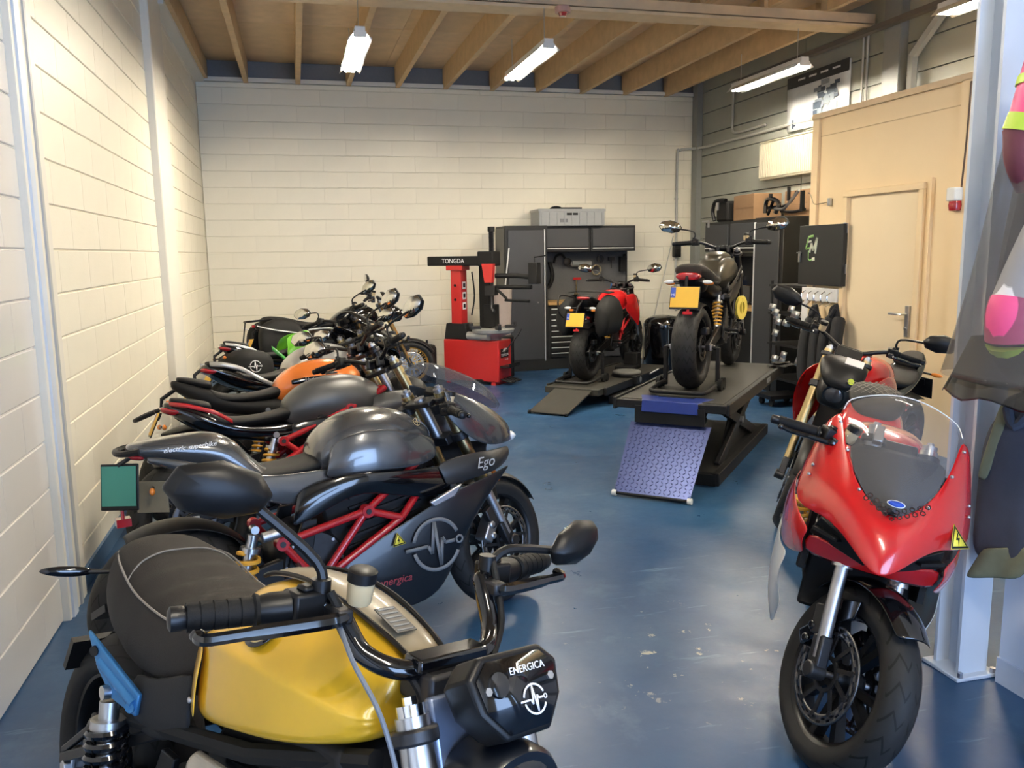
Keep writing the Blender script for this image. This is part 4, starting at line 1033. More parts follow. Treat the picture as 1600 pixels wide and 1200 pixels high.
# intakes below the mask, chin and side fairings
for sd in (-1, 1):
    b.p('air_intake', MB().rings([[(1.50,sd*.03,.735),(1.38,sd*.185,.785),(1.30,sd*.20,.70),(1.46,sd*.03,.69)], [(1.40,sd*.04,.735),(1.30,sd*.165,.775),(1.24,sd*.18,.70),(1.36,sd*.04,.69)]]), black_matte, bev=.006)
    b.p('intake_vane', MB().box((1.37,sd*.13,.74), (.10,.09,.010), Matrix.Rotation(R(sd*-48),3,'Z')), black_plastic)
rows = [[(1.43-.9*abs(y)**1.35, y, .695+.02*abs(y)/.2) for y in (-.21,-.14,-.07,0,.07,.14,.21)], [(1.39-.9*abs(y)**1.35, y, .65-.03*abs(y)/.2) for y in (-.21,-.14,-.07,0,.07,.14,.21)]]
b.p('chin_fairing', MB().grid(rows), red_deep, sub=1, solid=.006)
side_panel(b, 'side_fairing', [(.72,.25,.76),(.92,.27,.79),(1.10,.275,.78),(1.24,.25,.74),(1.34,.20,.72)], [(.62,.27,.56),(.86,.275,.54),(1.06,.265,.55),(1.20,.235,.58),(1.30,.195,.62)], red_paint, .015)
side_panel(b, 'lower_fairing', [(.62,.275,.56),(.86,.28,.54),(1.06,.27,.55),(1.20,.24,.58)], [(.52,.22,.24),(.76,.23,.16),(.98,.22,.18),(1.12,.215,.36)], white_paint, .025)
b.p('radiator', MB().box((1.12,0,.56), (.05,.34,.34), Matrix.Rotation(R(-18),3,'Y')), black_matte, bev=.01)
for sd in (-1, 1):
    b.p('radiator_side', MB().box((1.10,sd*.19,.66), (.16,.02,.30), Matrix.Rotation(R(-18),3,'Y')), black_matte)
b.p('instrument', MB().box((1.16,0,1.0), (.03,.13,.08), Matrix.Rotation(R(-60),3,'Y')), black_plastic, bev=.01)
b.p('screen_clip', MB().box((1.20,-.07,1.05), (.03,.03,.06), Matrix.Rotation(R(-40),3,'Y')), steel, bev=.004)

# ---------------------------------------------------------------- red naked bike behind it
b = Bike('red naked motorcycle with black headlight cowl and gold fork, parked beside the partition', 5.12, 4.98, -150, 9, steer=24)
naked(b, red_paint, frame_m=red_frame, fork_m=gold_pale, low_m=gold_pale, shell_m=black_plastic, rim_m=dark_alu, fly=None, mirrors=True)
side_panel(b, 'tank_wing', [(.74,.17,.90),(.92,.20,.93),(1.10,.21,.92),(1.22,.20,.86)], [(.70,.17,.72),(.90,.20,.60),(1.06,.215,.44),(1.18,.20,.56)], red_deep, .03)
b.p('instrument_cowl', MB().half([H(1.14,1.02,.94,.11), H(1.22,1.06,.93,.15), H(1.32,1.02,.90,.13), H(1.40,.93,.87,.07)]), black_plastic, front=True, sub=1)
b.p('sticker', MB().box((1.30,.045,1.045), (.004,.10,.055), Matrix.Rotation(R(-60),3,'Y')), paper_white, front=True)
b.p('round_sticker', MB().lathe([(0,.018),(.002,.018)], (1.385,.06,.955), (.8,.3,.5), 16), mat('lime', (.55,.65,.05), .5, noise=.05), front=True)

# ---------------------------------------------------------------- dark bike on the blue scissor lift (seen from behind)
LZ = .60
b = Bike('dark olive naked motorcycle on the blue scissor lift, seen from behind with yellow plate', 4.0, 5.80, 50, 0, z=LZ+.002, steer=0)
naked(b, olive_paint, tail_m=black_plastic, seat_m=seat_black, frame_m=black_metal, fork_m=black_metal, plate_m=None, tl=False, spring_m=spring_yellow, mirrors=True, side_m=black_plastic, pillion=False)
b.p('rear_seat', MB().half([H(.52,.865,.75,.10), H(.34,.845,.75,.135), H(.14,.895,.78,.145), H(-.04,.945,.83,.135), H(-.12,.945,.85,.115), H(-.145,.935,.87,.09)]), seat_brown, sub=2)
b.p('tank_facet', MB().half([H(.60,.99,.90,.07), H(.74,1.035,.93,.10), H(.90,1.03,.94,.11), H(1.02,.97,.92,.09)]), olive_paint, sub=1)
b.tail_light([H(-.06,.885,.815,.10), H(-.155,.885,.82,.10), H(-.18,.88,.825,.09), H(-.19,.875,.83,.07)])
b.plate(-.24, .70, plate_yellow, tilt=18, w=.22, h=.17, y=0)
b.p('seat_base', MB().half([H(.10,.80,.70,.12), H(-.02,.86,.74,.11), H(-.10,.87,.80,.09)]), black_plastic, sub=1)
b.p('yellow_disc_lock', MB().lathe([(-.01,.05),(-.01,.10),(.01,.10),(.01,.05)], (.86,-.20,.56), (.25,1,0), 26, closed=True).box((.86,-.20,.58), (.03,.02,.12)), mat('yellow_plastic', (.80,.62,.10), .4, noise=.05), label='yellow round charging cable holder')
side_panel(b, 'frame_rail', [(.48,.16,.74),(.70,.18,.80),(.98,.17,.92)], [(.48,.16,.70),(.70,.18,.755),(.98,.17,.87)], black_metal, .01)
for sd in (-1, 1): b.signal((-.14, sd*.05, .815), (-.15, sd*.17, .81), clear_lens)

# ---------------------------------------------------------------- red bike with soft bags on the low lift
LZ2 = .19
b = Bike('red naked motorcycle with black side bags on the low grey lift by the tool cabinet', 4.27, 8.98, 47, 0, z=LZ2+.002, steer=0)
naked(b, red_paint, tail_m=black_plastic, frame_m=red_frame, plate_m=None, tl=False, fork_m=black_metal, pillion=False)
b.p('rear_seat', MB().half([H(.52,.865,.75,.10), H(.34,.845,.75,.135), H(.14,.915,.80,.13), H(-.04,.985,.88,.115), H(-.10,.985,.91,.09)]), seat_black, sub=2)
b.tail_light([H(-.0,.955,.91,.09), H(-.10,.955,.915,.085), H(-.12,.95,.92,.06)])
b.plate(-.26, .70, plate_yellow, tilt=18, w=.22, h=.17, y=.02)
for sd in (-1, 1):
    b.p('soft_bag', MB().rings([[(x, sd*y, z) for y, z in ((.14,zt),(.25,zt-.02),(.33,zt-.12),(.32,.58),(.24,.50),(.15,.50))] for x, zt in ((-.16,.86),(-.10,.93),(.10,1.0),(.30,.98),(.36,.88))]), black_matte, sub=1)
    side_panel(b, 'tank_wing', [(.74,.17,.92),(.92,.20,.95),(1.10,.20,.92)], [(.74,.17,.76),(.94,.22,.62),(1.10,.22,.50)], red_deep, .03, sides=(sd,))
    b.signal((-.16, sd*.05, .83), (-.17, sd*.18, .83), clear_lens)
b.p('bag_strap', MB().grid([[(.06,-.25,.985),(.06,-.12,1.0),(.06,0,1.0),(.06,.12,1.0),(.06,.25,.985)], [(.22,-.25,.99),(.22,-.12,1.0),(.22,0,1.0),(.22,.12,1.0),(.22,.25,.99)]]), black_matte, solid=.01)
b.p('grab_rail', MB().tube(catmull([(-.10,.10,.94),(-.34,.14,.98),(-.44,.14,.93),(-.46,.12,.80),(-.40,.10,.74)],4), .010), black_metal)
# ---------------------------------------------------------------- yellow naked bike in the left foreground
b = Bike('yellow naked motorcycle with brown-grey stitched seat in the left foreground', .62, 2.20, -58.5, 10, steer=-4)
b.rx = -.11
b.wheel(True, 'front', black_metal); b.wheel(False, 'rear', black_metal)
b.fork(steel, alu, top=.675, cap_m=chrome); b.swingarm(); b.drive(); b.pegs(); b.front_fender(black_plastic)
def ysec(x, zt, zc, zb, w0, w1, w2):
    """flat top, sharp shoulder crease at w1/zc, flank down to w2/zb"""
    return (x, [(0, zt), (w0, zt-.006), (w0+.008, zt-.012), (w1-.006, zc+.012), (w1, zc), (w1-.001, zc-.012), (w2+.002, zb+.015), (w2-.01, zb), (0, zb)])
TK = [ysec(.53,.905,.83,.69,.05,.148,.152), ysec(.55,.92,.832,.675,.055,.163,.168), ysec(.62,.965,.848,.68,.06,.190,.192), ysec(.74,.985,.862,.71,.065,.200,.196), ysec(.88,.975,.858,.735,.062,.188,.180), ysec(1.0,.945,.84,.775,.055,.150,.142), ysec(1.06,.92,.83,.795,.05,.112,.105)]
UP = .032
t = b.p('tank', MB().half([(x, [(y, z+UP) for y, z in h]) for x, h in TK]), yellow_paint, sub=2)
# rear shoulder panel behind the crease
_before = set(COL.objects)
side_panel(b, 'tank_rear_panel', [(.52,.147,.825),(.545,.165,.825),(.60,.187,.83)], [(.52,.154,.69),(.545,.172,.68),(.60,.194,.68)], yellow_paint, .006)
rows = [[(x, u*w_, z-.010*u*u) for u in (-1,-.5,0,.5,1)] for x, z, w_ in ((.56,.955,.040),(.62,.978,.048),(.74,.996,.055),(.88,.986,.055),(1.0,.956,.045),(1.06,.932,.035))]
tc_ = b.p('tank_top_cover', MB().grid(rows), tank_cover, sub=2, solid=.008)
for sd in (-1, 1):
    b.p('cover_border', MB().tube(catmull([(x, sd*w_, z-.006) for x, z, w_ in ((.56,.955,.042),(.62,.978,.050),(.74,.996,.057),(.88,.986,.057),(1.0,.956,.047),(1.06,.932,.037))], 4), .005, 6), black_plastic, tc_)
b.p('data_sticker', MB().box((.975,-.018,.973), (.075,.045,.002), Matrix.Rotation(R(17),3,'Y')), mat('sticker_dark', (.06,.055,.045), .5, noise=.1), tc_)
for k in range(6): b.p('sticker_line', MB().box((.945+.012*k,-.018,.9835-.0037*k), (.004,.036,.001), Matrix.Rotation(R(17),3,'Y')), decal_grey, tc_)
em = frame_m((.765,-.155,.900), (1,0,.0), (0,.80,.62)); n = 24
bdg = b.p('round_badge', MB().add([em @ Vector((.034*math.cos(2*math.pi*i/n), .034*math.sin(2*math.pi*i/n), .010)) for i in range(n)], [tuple(range(n))]), black_gloss, t, solid=.003)
emblem(bdg, em @ Matrix.Translation((0,0,.0122)), .025, decal_gold)
b.p('tank_screw', MB().ell((.56,-.186,.71), (.007,.004,.007), 8, 6), alu, t)
for o_ in COL.objects:
    if o_ not in _before and o_.parent in (b.root, t): o_.location.z += UP
# seat
SS = [(.61,.935,.13,.76), (.54,.915,.15,.72), (.48,.90,.160,.70), (.40,.885,.170,.68), (.30,.884,.174,.675), (.20,.895,.174,.67), (.08,.925,.166,.70), (-.03,.94,.14,.74), (-.07,.925,.115,.76)]
def seat_at(x):
    for (x0, z0, w0, b0), (x1, z1, w1, b1) in zip(SS, SS[1:]):
        if x0 >= x >= x1:
            t = (x0-x)/(x0-x1); return z0+(z1-z0)*t, w0+(w1-w0)*t, b0+(b1-b0)*t
sts = []
xs = [.61,.56]+[.52-.0145*k for k in range(30)]+[.07,.03,-.02,-.05,-.07]
for k, x in enumerate(xs):
    z, w_, zb = seat_at(x); r_ = (.0042*math.cos(2*math.pi*(x-.10)/.087) if .12 < x < .50 else 0)
    sts.append((x, [(0,z+r_),(w_*.45,z-.004+r_),(w_*.72,z-.022+r_*.8),(w_*.88,z-.045),(w_*.97,z-.085),(w_,z-.13),(w_*.96,zb),(0,zb-.01)]))
st_ = b.p('seat', MB().half(sts), seat_brown, sub=1)
for sd in (-1, 1):
    b.p('seat_piping', MB().tube(catmull([(-.06,sd*.10,.892),(.06,sd*.143,.890),(.20,sd*.154,.852),(.40,sd*.150,.843),(.55,sd*.132,.872)], 5), .0028, 5), stitch, st_)
b.p('seat_piping', MB().tube(catmull([(.12,.146,.868),(.10,.11,.902),(.095,.06,.922),(.095,0,.926),(.095,-.06,.922),(.10,-.11,.902),(.12,-.146,.868)], 5), .0025, 5), stitch, st_)
b.p('tail_bracket', MB().box((-.085,0,.83), (.02,.20,.12), Matrix.Rotation(R(14),3,'Y')), black_plastic, bev=.008)
for sd in (-1, 1):
    b.p('side_panel', MB().grid([[(x, sd*(y+.012*math.sin(math.pi*j/3)), z0+(z1-z0)*j/3) for x, y, z0, z1 in ((.26,.166,.70,.58),(.34,.174,.71,.58),(.44,.177,.745,.60),(.55,.165,.80,.66))] for j in range(4)]), charcoal, sub=1, solid=.006)
    br = b.p('blue_bracket', MB().rings([[(.13,sd*.225,.765),(.20,sd*.210,.735),(.34,sd*.182,.675),(.335,sd*.184,.625),(.24,sd*.202,.638),(.175,sd*.214,.690)], [(.14,sd*.237,.765),(.21,sd*.222,.735),(.345,sd*.194,.675),(.34,sd*.196,.625),(.25,sd*.214,.638),(.185,sd*.226,.690)]]), blue_anod, bev=.004, label='blue anodised seat bracket')
    b.p('bracket_ridge', MB().cyl((.19,sd*.218,.706), (.33,sd*.194,.652), .014, n=10), blue_anod, br)
    b.p('bracket_bolt', MB().cyl((.168,sd*.215,.728), (.178,sd*.234,.728), .012, n=12), black_metal, br); b.p('bracket_bolt', MB().cyl((.32,sd*.186,.645), (.33,sd*.206,.645), .012, n=12), blue_anod, br)
    b.p('swingarm_brace', MB().hexa([(.40,sd*.15,.62),(.40,sd*.168,.62),(.40,sd*.168,.59),(.40,sd*.15,.59)], [(-.14,sd*.155,.345),(-.14,sd*.173,.345),(-.14,sd*.173,.315),(-.14,sd*.155,.315)]).hexa([(.28,sd*.15,.68),(.28,sd*.166,.68),(.28,sd*.166,.655),(.28,sd*.15,.655)], [(-.14,sd*.155,.36),(-.14,sd*.171,.36),(-.14,sd*.171,.335),(-.14,sd*.155,.335)]), black_metal, bev=.004)
    b.p('tank_rail', MB().tube([(.20,sd*.16,.57),(.50,sd*.165,.645),(.76,sd*.155,.705),(1.06,sd*.10,.80)], .020, 8), black_matte)
b.shock((.26,-.215,.34), (.235,-.21,.65), black_gloss, R_=.040, r=.0095, turns=7, res=False)
b.p('side_cover', MB().rings([[(.58,-.17,.66),(.90,-.16,.68),(.94,-.155,.46),(.60,-.165,.42)], [(.60,-.21,.64),(.88,-.20,.66),(.91,-.195,.48),(.62,-.205,.44)]]), beige_cover, bev=.02, label='pale beige lower side cover')
# plate carrier and signals behind the seat
pc = b.p('plate_carrier', MB().tube(catmull([(-.06,0,.80),(-.16,0,.76),(-.22,0,.66),(-.26,0,.58)],4), .018, 8).box((-.26,-.02,.56), (.02,.22,.10), Matrix.Rotation(R(25),3,'Y')).box((-.16,-.02,.70), (.10,.16,.02), Matrix.Rotation(R(-30),3,'Y')), black_plastic)
for k in (-1, 1): b.p('carrier_bolt', MB().cyl((-.272,k*.06-.02,.575), (-.28,k*.06-.02,.58), .007, n=8), alu, pc)
for sd in (-1, 1): b.signal((-.11, sd*.05, .82), (-.17, sd*.235, .825), black_gloss)
# bars, controls, mirrors
YB_ = [(1.10,0,.965),(1.095,.09,.967),(1.05,.14,.99),(1.0,.16,1.045),(.975,.19,1.058),(.92,.385,1.05)]
b.bar(YB_, r=.0175, m=black_gloss); b.controls(YB_, 1, 0, reach=.07, glen=.108, big=True, gr=1.3)
for sd in (-1, 1):
    b.mirror((.978, sd*.185, 1.072), (.91, -.30, 1.235) if sd < 0 else (.995, .37, 1.095), .16, sd, face=(-1,-sd*.25,.15), mid=(.965, -.19, 1.13) if sd < 0 else (.985,.23,1.11), sr=.0095)
b.p('top_clamp', MB().box((1.10,0,.975), (.05,.15,.026)), black_gloss, front=True, bev=.006)
b.p('riser_block', MB().box((1.10,0,.935), (.09,.13,.06)), dark_alu, front=True, bev=.008)
b.p('brake_hose', MB().tube(catmull([(1.01,-.17,1.045),(1.09,-.185,1.0),(1.16,-.17,.93),(1.20,-.15,.82),(1.21,-.13,.70)],6), .0042), hose_grey, front=True)
b.p('cable_bundle', MB().tube(catmull([(.99,.19,1.09),(1.06,.16,1.0),(1.12,.09,.95),(1.16,.06,.86)],5), .007).tube(catmull([(1.0,-.18,1.085),(1.05,-.14,1.0),(1.10,-.07,.95),(1.15,-.05,.86)],5), .008), black_matte, front=True)
# instrument shroud with emblem: hexagonal shield
F_ = frame_m((1.285,0,.985), (0,1,0), (-.50,0,.86))
out = [(-.145,.045),(-.10,.085),(.10,.085),(.145,.045),(.13,-.03),(.07,-.095),(-.07,-.095),(-.13,-.03)]
rg = []
for k, z in ((.90,-.10),(1.0,-.07),(1.0,-.008),(.95,0)): rg.append([F_ @ Vector((x*k*.66, y*k*.72, z*.8)) for x, y in out])
sh = b.p('instrument_shroud', MB().rings(rg), black_plastic, front=True, bev=.006, angle=30)
b.p('shroud_face', MB().add([F_ @ Vector((x*.57, y*.62-.002, .002)) for x, y in out], [tuple(range(8))]), black_gloss, sh, front=True, solid=.002)
em = b.S @ F_ @ Matrix.Translation((.022,-.020,.0045)); emblem(sh, em, .024, decal_white)
text_mesh('shroud_lettering', 'enERGICA'.upper(), .016, decal_white, sh, b.S @ F_ @ Matrix.Translation((.022,.028,.0045)))
for q in (-1, 1): b.p('shroud_bolt', MB().cyl(F_ @ Vector((q*.066,.008,.002)), F_ @ Vector((q*.066,.008,.007)), .007, n=6), steel, sh, front=True)
b.p('lens_eye', MB().lathe([(0,.021),(.005,.019),(.007,.011)], F_ @ Vector((-.042,.014,.002)), F_.to_3x3() @ Vector((0,0,1)), 18), black_gloss, sh, front=True)
hl = b.p('headlight', MB().lathe([(-.10,.04),(-.08,.075),(-.02,.095),(.02,.10),(.03,.095),(.03,.085)], (1.27,0,.80), (1,0,-.1), 26), dark_blue_black, front=True)
b.p('headlight_lens', MB().lathe([(.022,.088),(.04,.07),(.048,.03),(.05,.001)], (1.27,0,.80), (1,0,-.1), 24), black_gloss, hl, front=True)
b.p('yoke_cover', MB().box((1.17,0,.88), (.02,.15,.12), Matrix.Rotation(R(-24),3,'Y')), mat('blue_grey_cover', (.25,.30,.42), .25, .6, noise=.1), front=True, bev=.006)

# paddock stand behind the yellow bike
ps = thing('paddock_stand', 'glossy black tubular paddock stand under the yellow motorcycle', 'stand', (.30, 1.70, 0), 0)
obj('frame_tube', MB().tube(catmull([(.22,.28,.30),(.06,.14,.29),(-.12,.0,.27),(-.16,-.10,.24),(-.08,-.18,.20),(.10,-.20,.12)],6), .018, 10), black_gloss, ps)
obj('support_arm', MB().tube([(.10,-.20,.12),(.26,.08,.022)], .016, 10).tube([(-.12,.0,.27),(-.10,.10,.02)], .016, 10), black_gloss, ps)
for q in ((.26,.08),(-.10,.10)): obj('wheel', MB().lathe([(-.012,.02),(-.012,.03),(.012,.03),(.012,.02)], (q[0],q[1],.031), (1,0,0), 16), rubber, ps)
# ================================================================ LIFTS
lift_grey = mat('lift_deck_grey', (.034,.033,.028), .6, .1, spec=.3, noise=.2, nscale=12)
lift_black = mat('lift_black', (.008,.008,.009), .5, .1, spec=.35, noise=.2)
lift_blue = mat('lift_blue', (.008,.028,.20), .35, .2, noise=.12, nscale=10)
plate_blue_steel = mat('tread_plate_blue', (.050,.070,.20), .34, .5, noise=.15, nscale=9)
a = R(49)
lf = thing('scissor_lift', 'raised black scissor lift with blue tread-plate ramp in the middle of the workshop', 'lift', (3.60, 5.32, 0), a)
# local x along the lift (away from the camera), y to its left
W2, L = .395, 2.25
dk = obj('deck', MB().xz([(0,.535),(L,.535),(L,LZ-.004),(0,LZ-.004)], -W2, W2), lift_black, lf, bev=.006)
obj('deck_mat', MB().box((L/2+.02, 0, LZ-.002), (L-.06, W2*2-.06, .004)), lift_grey, dk)
obj('blue_flap', MB().rings([[(-.02,-.20,.52),(-.02,.20,.52),(-.0,.20,LZ),(-.0,-.20,LZ)], [(.20,-.27,.54),(.20,.27,.54),(.20,.27,LZ+.002),(.20,-.27,LZ+.002)]]), lift_blue, lf, bev=.004)
for s_ in (-1, 1):
    obj('side_rail', MB().box((L/2, s_*(W2+.012), .565), (L, .024, .085)), lift_black, lf, bev=.006)
    obj('rail_sticker', MB().box((1.45, s_*(W2+.0255), .57), (.16, .002, .04)), decal_grey, lf)
    for (x0, z0, x1, z1) in ((.35, .07, 1.75, .53), (1.75, .07, .35, .53)):
        q = MB(); t_ = Vector((x1-x0, 0, z1-z0)).normalized(); nn = Vector((-t_.z, 0, t_.x))*.04
        y0, y1 = s_*.26-.018, s_*.26+.018
        q.hexa([Vector((x0,y0,z0))-nn, Vector((x0,y1,z0))-nn, Vector((x0,y1,z0))+nn, Vector((x0,y0,z0))+nn], [Vector((x1,y0,z1))-nn, Vector((x1,y1,z1))-nn, Vector((x1,y1,z1))+nn, Vector((x1,y0,z1))+nn])
        obj('scissor_arm', q, lift_black, lf, bev=.004)
    obj('base_rail', MB().box((1.05, s_*.31, .045), (1.9, .05, .09)), lift_black, lf, bev=.005)
    obj('pivot', MB().cyl((1.05, s_*.24, .30), (1.05, s_*.30, .30), .03), alu, lf)
for q in (.12, 2.0): obj('base_cross', MB().box((q, 0, .04), (.06, .62, .08)), lift_black, lf)
obj('base_tray', MB().box((1.05, 0, .05), (1.86, .58, .08)), lift_black, lf, bev=.006)
for s_ in (-1, 1): obj('side_skirt', MB().hexa([(.55,s_*.225,.09),(.55,s_*.235,.09),(1.0,s_*.235,.52),(1.0,s_*.225,.52)], [(1.55,s_*.225,.09),(1.55,s_*.235,.09),(1.35,s_*.235,.52),(1.35,s_*.225,.52)]), lift_black, lf)
obj('hydraulic_ram', MB().cyl((.5,0,.10), (.95,0,.30), .04).cyl((.95,0,.30), (1.2,0,.42), .022), lift_black, lf)
obj('front_plate', MB().box((.0, 0, .50), (.02, .5, .12)), lift_black, lf)
# ramp with raised lozenges
r0 = Vector((-.40, 0, .03)); r1 = Vector((.03, 0, .43)); rd = (r1-r0); rl = rd.length; rd.normalize(); rn = Vector((-rd.z, 0, rd.x))
rp = obj('ramp', MB().hexa([r0+Vector((0,-.26,0)), r0+Vector((0,.26,0)), r1+Vector((0,.29,0)), r1+Vector((0,-.29,0))], [r0+rn*.006+Vector((0,-.26,0)), r0+rn*.006+Vector((0,.26,0)), r1+rn*.006+Vector((0,.29,0)), r1+rn*.006+Vector((0,-.29,0))]), plate_blue_steel, lf, label='blue tread-plate ramp')
lz = MB()
for i in range(20):
    for j in range(16):
        s0 = .02+i*(rl-.04)/19; y = -.25+j*.50/15; ang = R(45 if (i+j) % 2 else -45)
        u_ = rd*math.cos(ang)+Vector((0,1,0))*math.sin(ang); v_ = rd*-math.sin(ang)+Vector((0,1,0))*math.cos(ang)
        c = r0+rd*s0+Vector((0,y,0))+rn*.006
        lz.add([c-u_*.013, c+v_*.0045, c+u_*.013, c-v_*.0045, c+rn*.004-u_*.008, c+rn*.004+v_*.0012, c+rn*.004+u_*.008, c+rn*.004-v_*.0012], [(0,1,5,4),(1,2,6,5),(2,3,7,6),(3,0,4,7),(4,5,6,7)])
tr = obj('tread_pattern', lz, plate_blue_steel, rp); tr['kind'] = 'stuff'
for s_ in (-1, 1): obj('ramp_wheel', MB().cyl((-.40, s_*.26-.015, .022), (-.40, s_*.26+.015, .022), .021, n=16), mat('white_nylon', (.75,.75,.72), .4, noise=.03), rp)
obj('ramp_bar', MB().cyl((-.40,-.25,.022), (-.40,.25,.022), .010), lift_black, rp)
obj('grip_slot', MB().box((.19, 0, LZ+.004), (.05, .26, .004)), lift_black, lf)

def paddock(x, y, z, hd, label):
    t = thing('paddock_stand', label, 'stand', (x, y, z), R(hd))
    for s_ in (-1, 1):
        obj('upright', MB().box((0, s_*.20, .17), (.035, .03, .30)).cyl((0, s_*.20, .31), (0, s_*.155, .32), .016), lift_black, t, bev=.004)
        for q in (-.055, .03): obj('wheel', MB().lathe([(-.014,.016),(-.014,.045),(.014,.045),(.014,.016)], (q, s_*.235, .046), (0,1,0), 18), rubber, t)
    obj('frame_tube', MB().tube(catmull([(0,.20,.05),(-.20,.21,.045),(-.37,.20,.035),(-.40,.14,.03),(-.40,-.14,.03),(-.37,-.20,.035),(-.20,-.21,.045),(0,-.20,.05)],5), .017, 10), lift_black, t)
    return t
paddock(4.0, 5.80, LZ, 49, 'black paddock stand holding the rear wheel on the blue scissor lift')
paddock(4.27, 8.98, LZ2, 47, 'black paddock stand holding the rear wheel on the low grey lift')
tl = thing('crumpled_cloth', 'dark crumpled cloth lying on the far end of the scissor lift', 'cloth', (5.30, 6.62, LZ), R(30))
random.seed(3)
obj('fold', MB().grid([[(-.14+.28*i/7, -.09+.18*j/5, .008+.02*random.random()) for j in range(6)] for i in range(8)]), black_matte, tl, sub=1, solid=.006)
obj('fold', MB().grid([[(-.10+.2*i/5, -.03+.1*j/4, .022+.02*random.random()) for j in range(5)] for i in range(6)]), lift_grey, tl, sub=1, solid=.006)

a2 = R(46)
l2 = thing('low_lift', 'low grey motorcycle lift with flat ramp beside the tool cabinet', 'lift', (3.93, 8.50, 0), a2)
dk = obj('deck', MB().xz([(0,.12),(2.15,.12),(2.15,LZ2),(0,LZ2)], -.32, .32), lift_grey, l2, bev=.006)
for s_ in (-1, 1):
    obj('side_rail', MB().box((1.12, s_*.345, .155), (2.0, .035, .085)), lift_black, l2, bev=.005)
    obj('base_rail', MB().box((1.15, s_*.36, .045), (1.8, .07, .09)), lift_black, l2, bev=.005)
    obj('slot', MB().box((.9, s_*.398, .05), (.5, .004, .03)), black_matte, l2)
cl = obj('rail_clamp', MB().box((1.15, -.37, .17), (.55, .07, .10)), lift_black, l2, bev=.008)
obj('round_label', MB().cyl((1.0, -.406, .17), (1.0, -.410, .17), .035, n=20), decal_grey, cl)
obj('clamp_handle', MB().cyl((1.3,-.40,.19), (1.45,-.46,.24), .010), alu, cl)
rp = obj('ramp', MB().hexa([(-.60,-.24,.012),(-.60,.20,.012),(.03,.20,.165),(.03,-.24,.165)], [(-.60,-.24,.026),(-.60,.20,.026),(.03,.20,.182),(.03,-.24,.182)]), lift_grey, l2, bev=.004)
for s_ in (-.24, .18): obj('ramp_wheel', MB().cyl((-.60, s_, .02), (-.60, s_+.02, .02), .02, n=12), black_plastic, rp)
obj('wheel_chock', MB().box((1.72, -.02, LZ2+.10), (.14, .18, .20)).box((1.55, -.02, LZ2+.03), (.30, .22, .05)), lift_black, l2, bev=.012)
stool = thing('grey_cushion', 'flat round grey pad on the low lift beside the red motorcycle', 'pad', (4.82, 9.12, LZ2), 0)
obj('pad', MB().lathe([(0,.16),(.05,.17),(.07,.15)], (0,0,0), (0,0,1), 24), mat('pad_grey', (.14,.14,.13), .8, noise=.1), stool, bev=.01); obj('rim', MB().lathe([(.0,.171),(.02,.176),(.04,.171)], (0,0,0), (0,0,1), 24, closed=True), lift_black, stool)
bn = thing('rubbish_bag', 'black plastic rubbish bag in a holder behind the red motorcycle on the low lift', 'bag', (5.82, 10.32, 0), R(20))
random.seed(5)
rg = []
for k, (z, r_) in enumerate(((.02,.20),(.15,.25),(.35,.26),(.55,.25),(.68,.27),(.74,.24),(.80,.13))):
    rg.append([((r_+random.uniform(-.02,.02))*math.cos(2*math.pi*i/16), (r_+random.uniform(-.02,.02))*math.sin(2*math.pi*i/16), z) for i in range(16)])
obj('bag', MB().rings(rg), black_gloss, bn, sub=1)
for q in range(3): obj('leg', MB().cyl((.27*math.cos(q*2.1), .27*math.sin(q*2.1), 0), (.27*math.cos(q*2.1), .27*math.sin(q*2.1), .68), .008), steel, bn)

# ================================================================ TYRE CHANGER
tyre_red = mat('machine_red', (.50,.018,.018), .35, coat=.3, noise=.06)
tc0 = thing('tyre_changer', 'red and black tyre changer machine in front of the back wall', 'tyre changer', (3.50, 10.06, 0), R(-42))
# local x along the long red face towards its right end (origin at front right corner), y into the machine
BX = .80; BY = .34; BH = .56
bd = obj('cabinet', MB().box((-BX/2, BY/2, BH/2+.02), (BX, BY, BH-.04)), tyre_red, tc0, bev=.012)
obj('plinth_foot', MB().box((-.08, BY/2, .02), (.06, BY, .04)), tyre_red, tc0); obj('plinth_foot', MB().box((-BX+.06, BY/2, .02), (.06, BY, .04)), tyre_red, tc0)
lg = obj('logo_panel', MB().box((.004, BY*.45, .40), (.004, .20, .11)), black_matte, tc0)
text_mesh('logo_lettering', 'TONGDA', .045, decal_white, lg, frame_m((.0075, BY*.45, .375), (0,1,0), (0,0,1)))
obj('logo_mark', MB().prism([(-.06,0),(-.03,.03),(.0,.045),(.05,.04),(.07,.015),(.03,.012),(.0,-.005),(-.03,.008)], lambda p: (.0065, BY*.45+p[0], .415+p[1]), lambda p: (.0085, BY*.45+p[0], .415+p[1])), decal_white, lg)
text_mesh('model_lettering', 'LC 850', .03, decal_white, tc0, frame_m((.003, BY*.6, .315), (0,1,0), (0,0,1)))
obj('side_tray', MB().box((.07, BY*.5, .235), (.14, .28, .02)).box((.13, BY*.5, .25), (.01, .28, .05)), black_metal, tc0, bev=.004)
for k in range(4): obj('pedal', MB().box((.08, .05+k*.08, .06), (.16, .045, .02), Matrix.Rotation(R(12),3,'Y')), black_metal, tc0, bev=.004)
obj('front_slot', MB().prism([(-.07,0),(-.03,.015),(.05,.02),(.09,.005),(.05,-.012),(-.02,-.015)], lambda p: (-.30+p[0], -.002, .05+p[1]), lambda p: (-.30+p[0], -.006, .05+p[1])), black_matte, tc0)
table_grey = mat('table_grey', (.42,.42,.40), .4, .3, noise=.15, nscale=20)
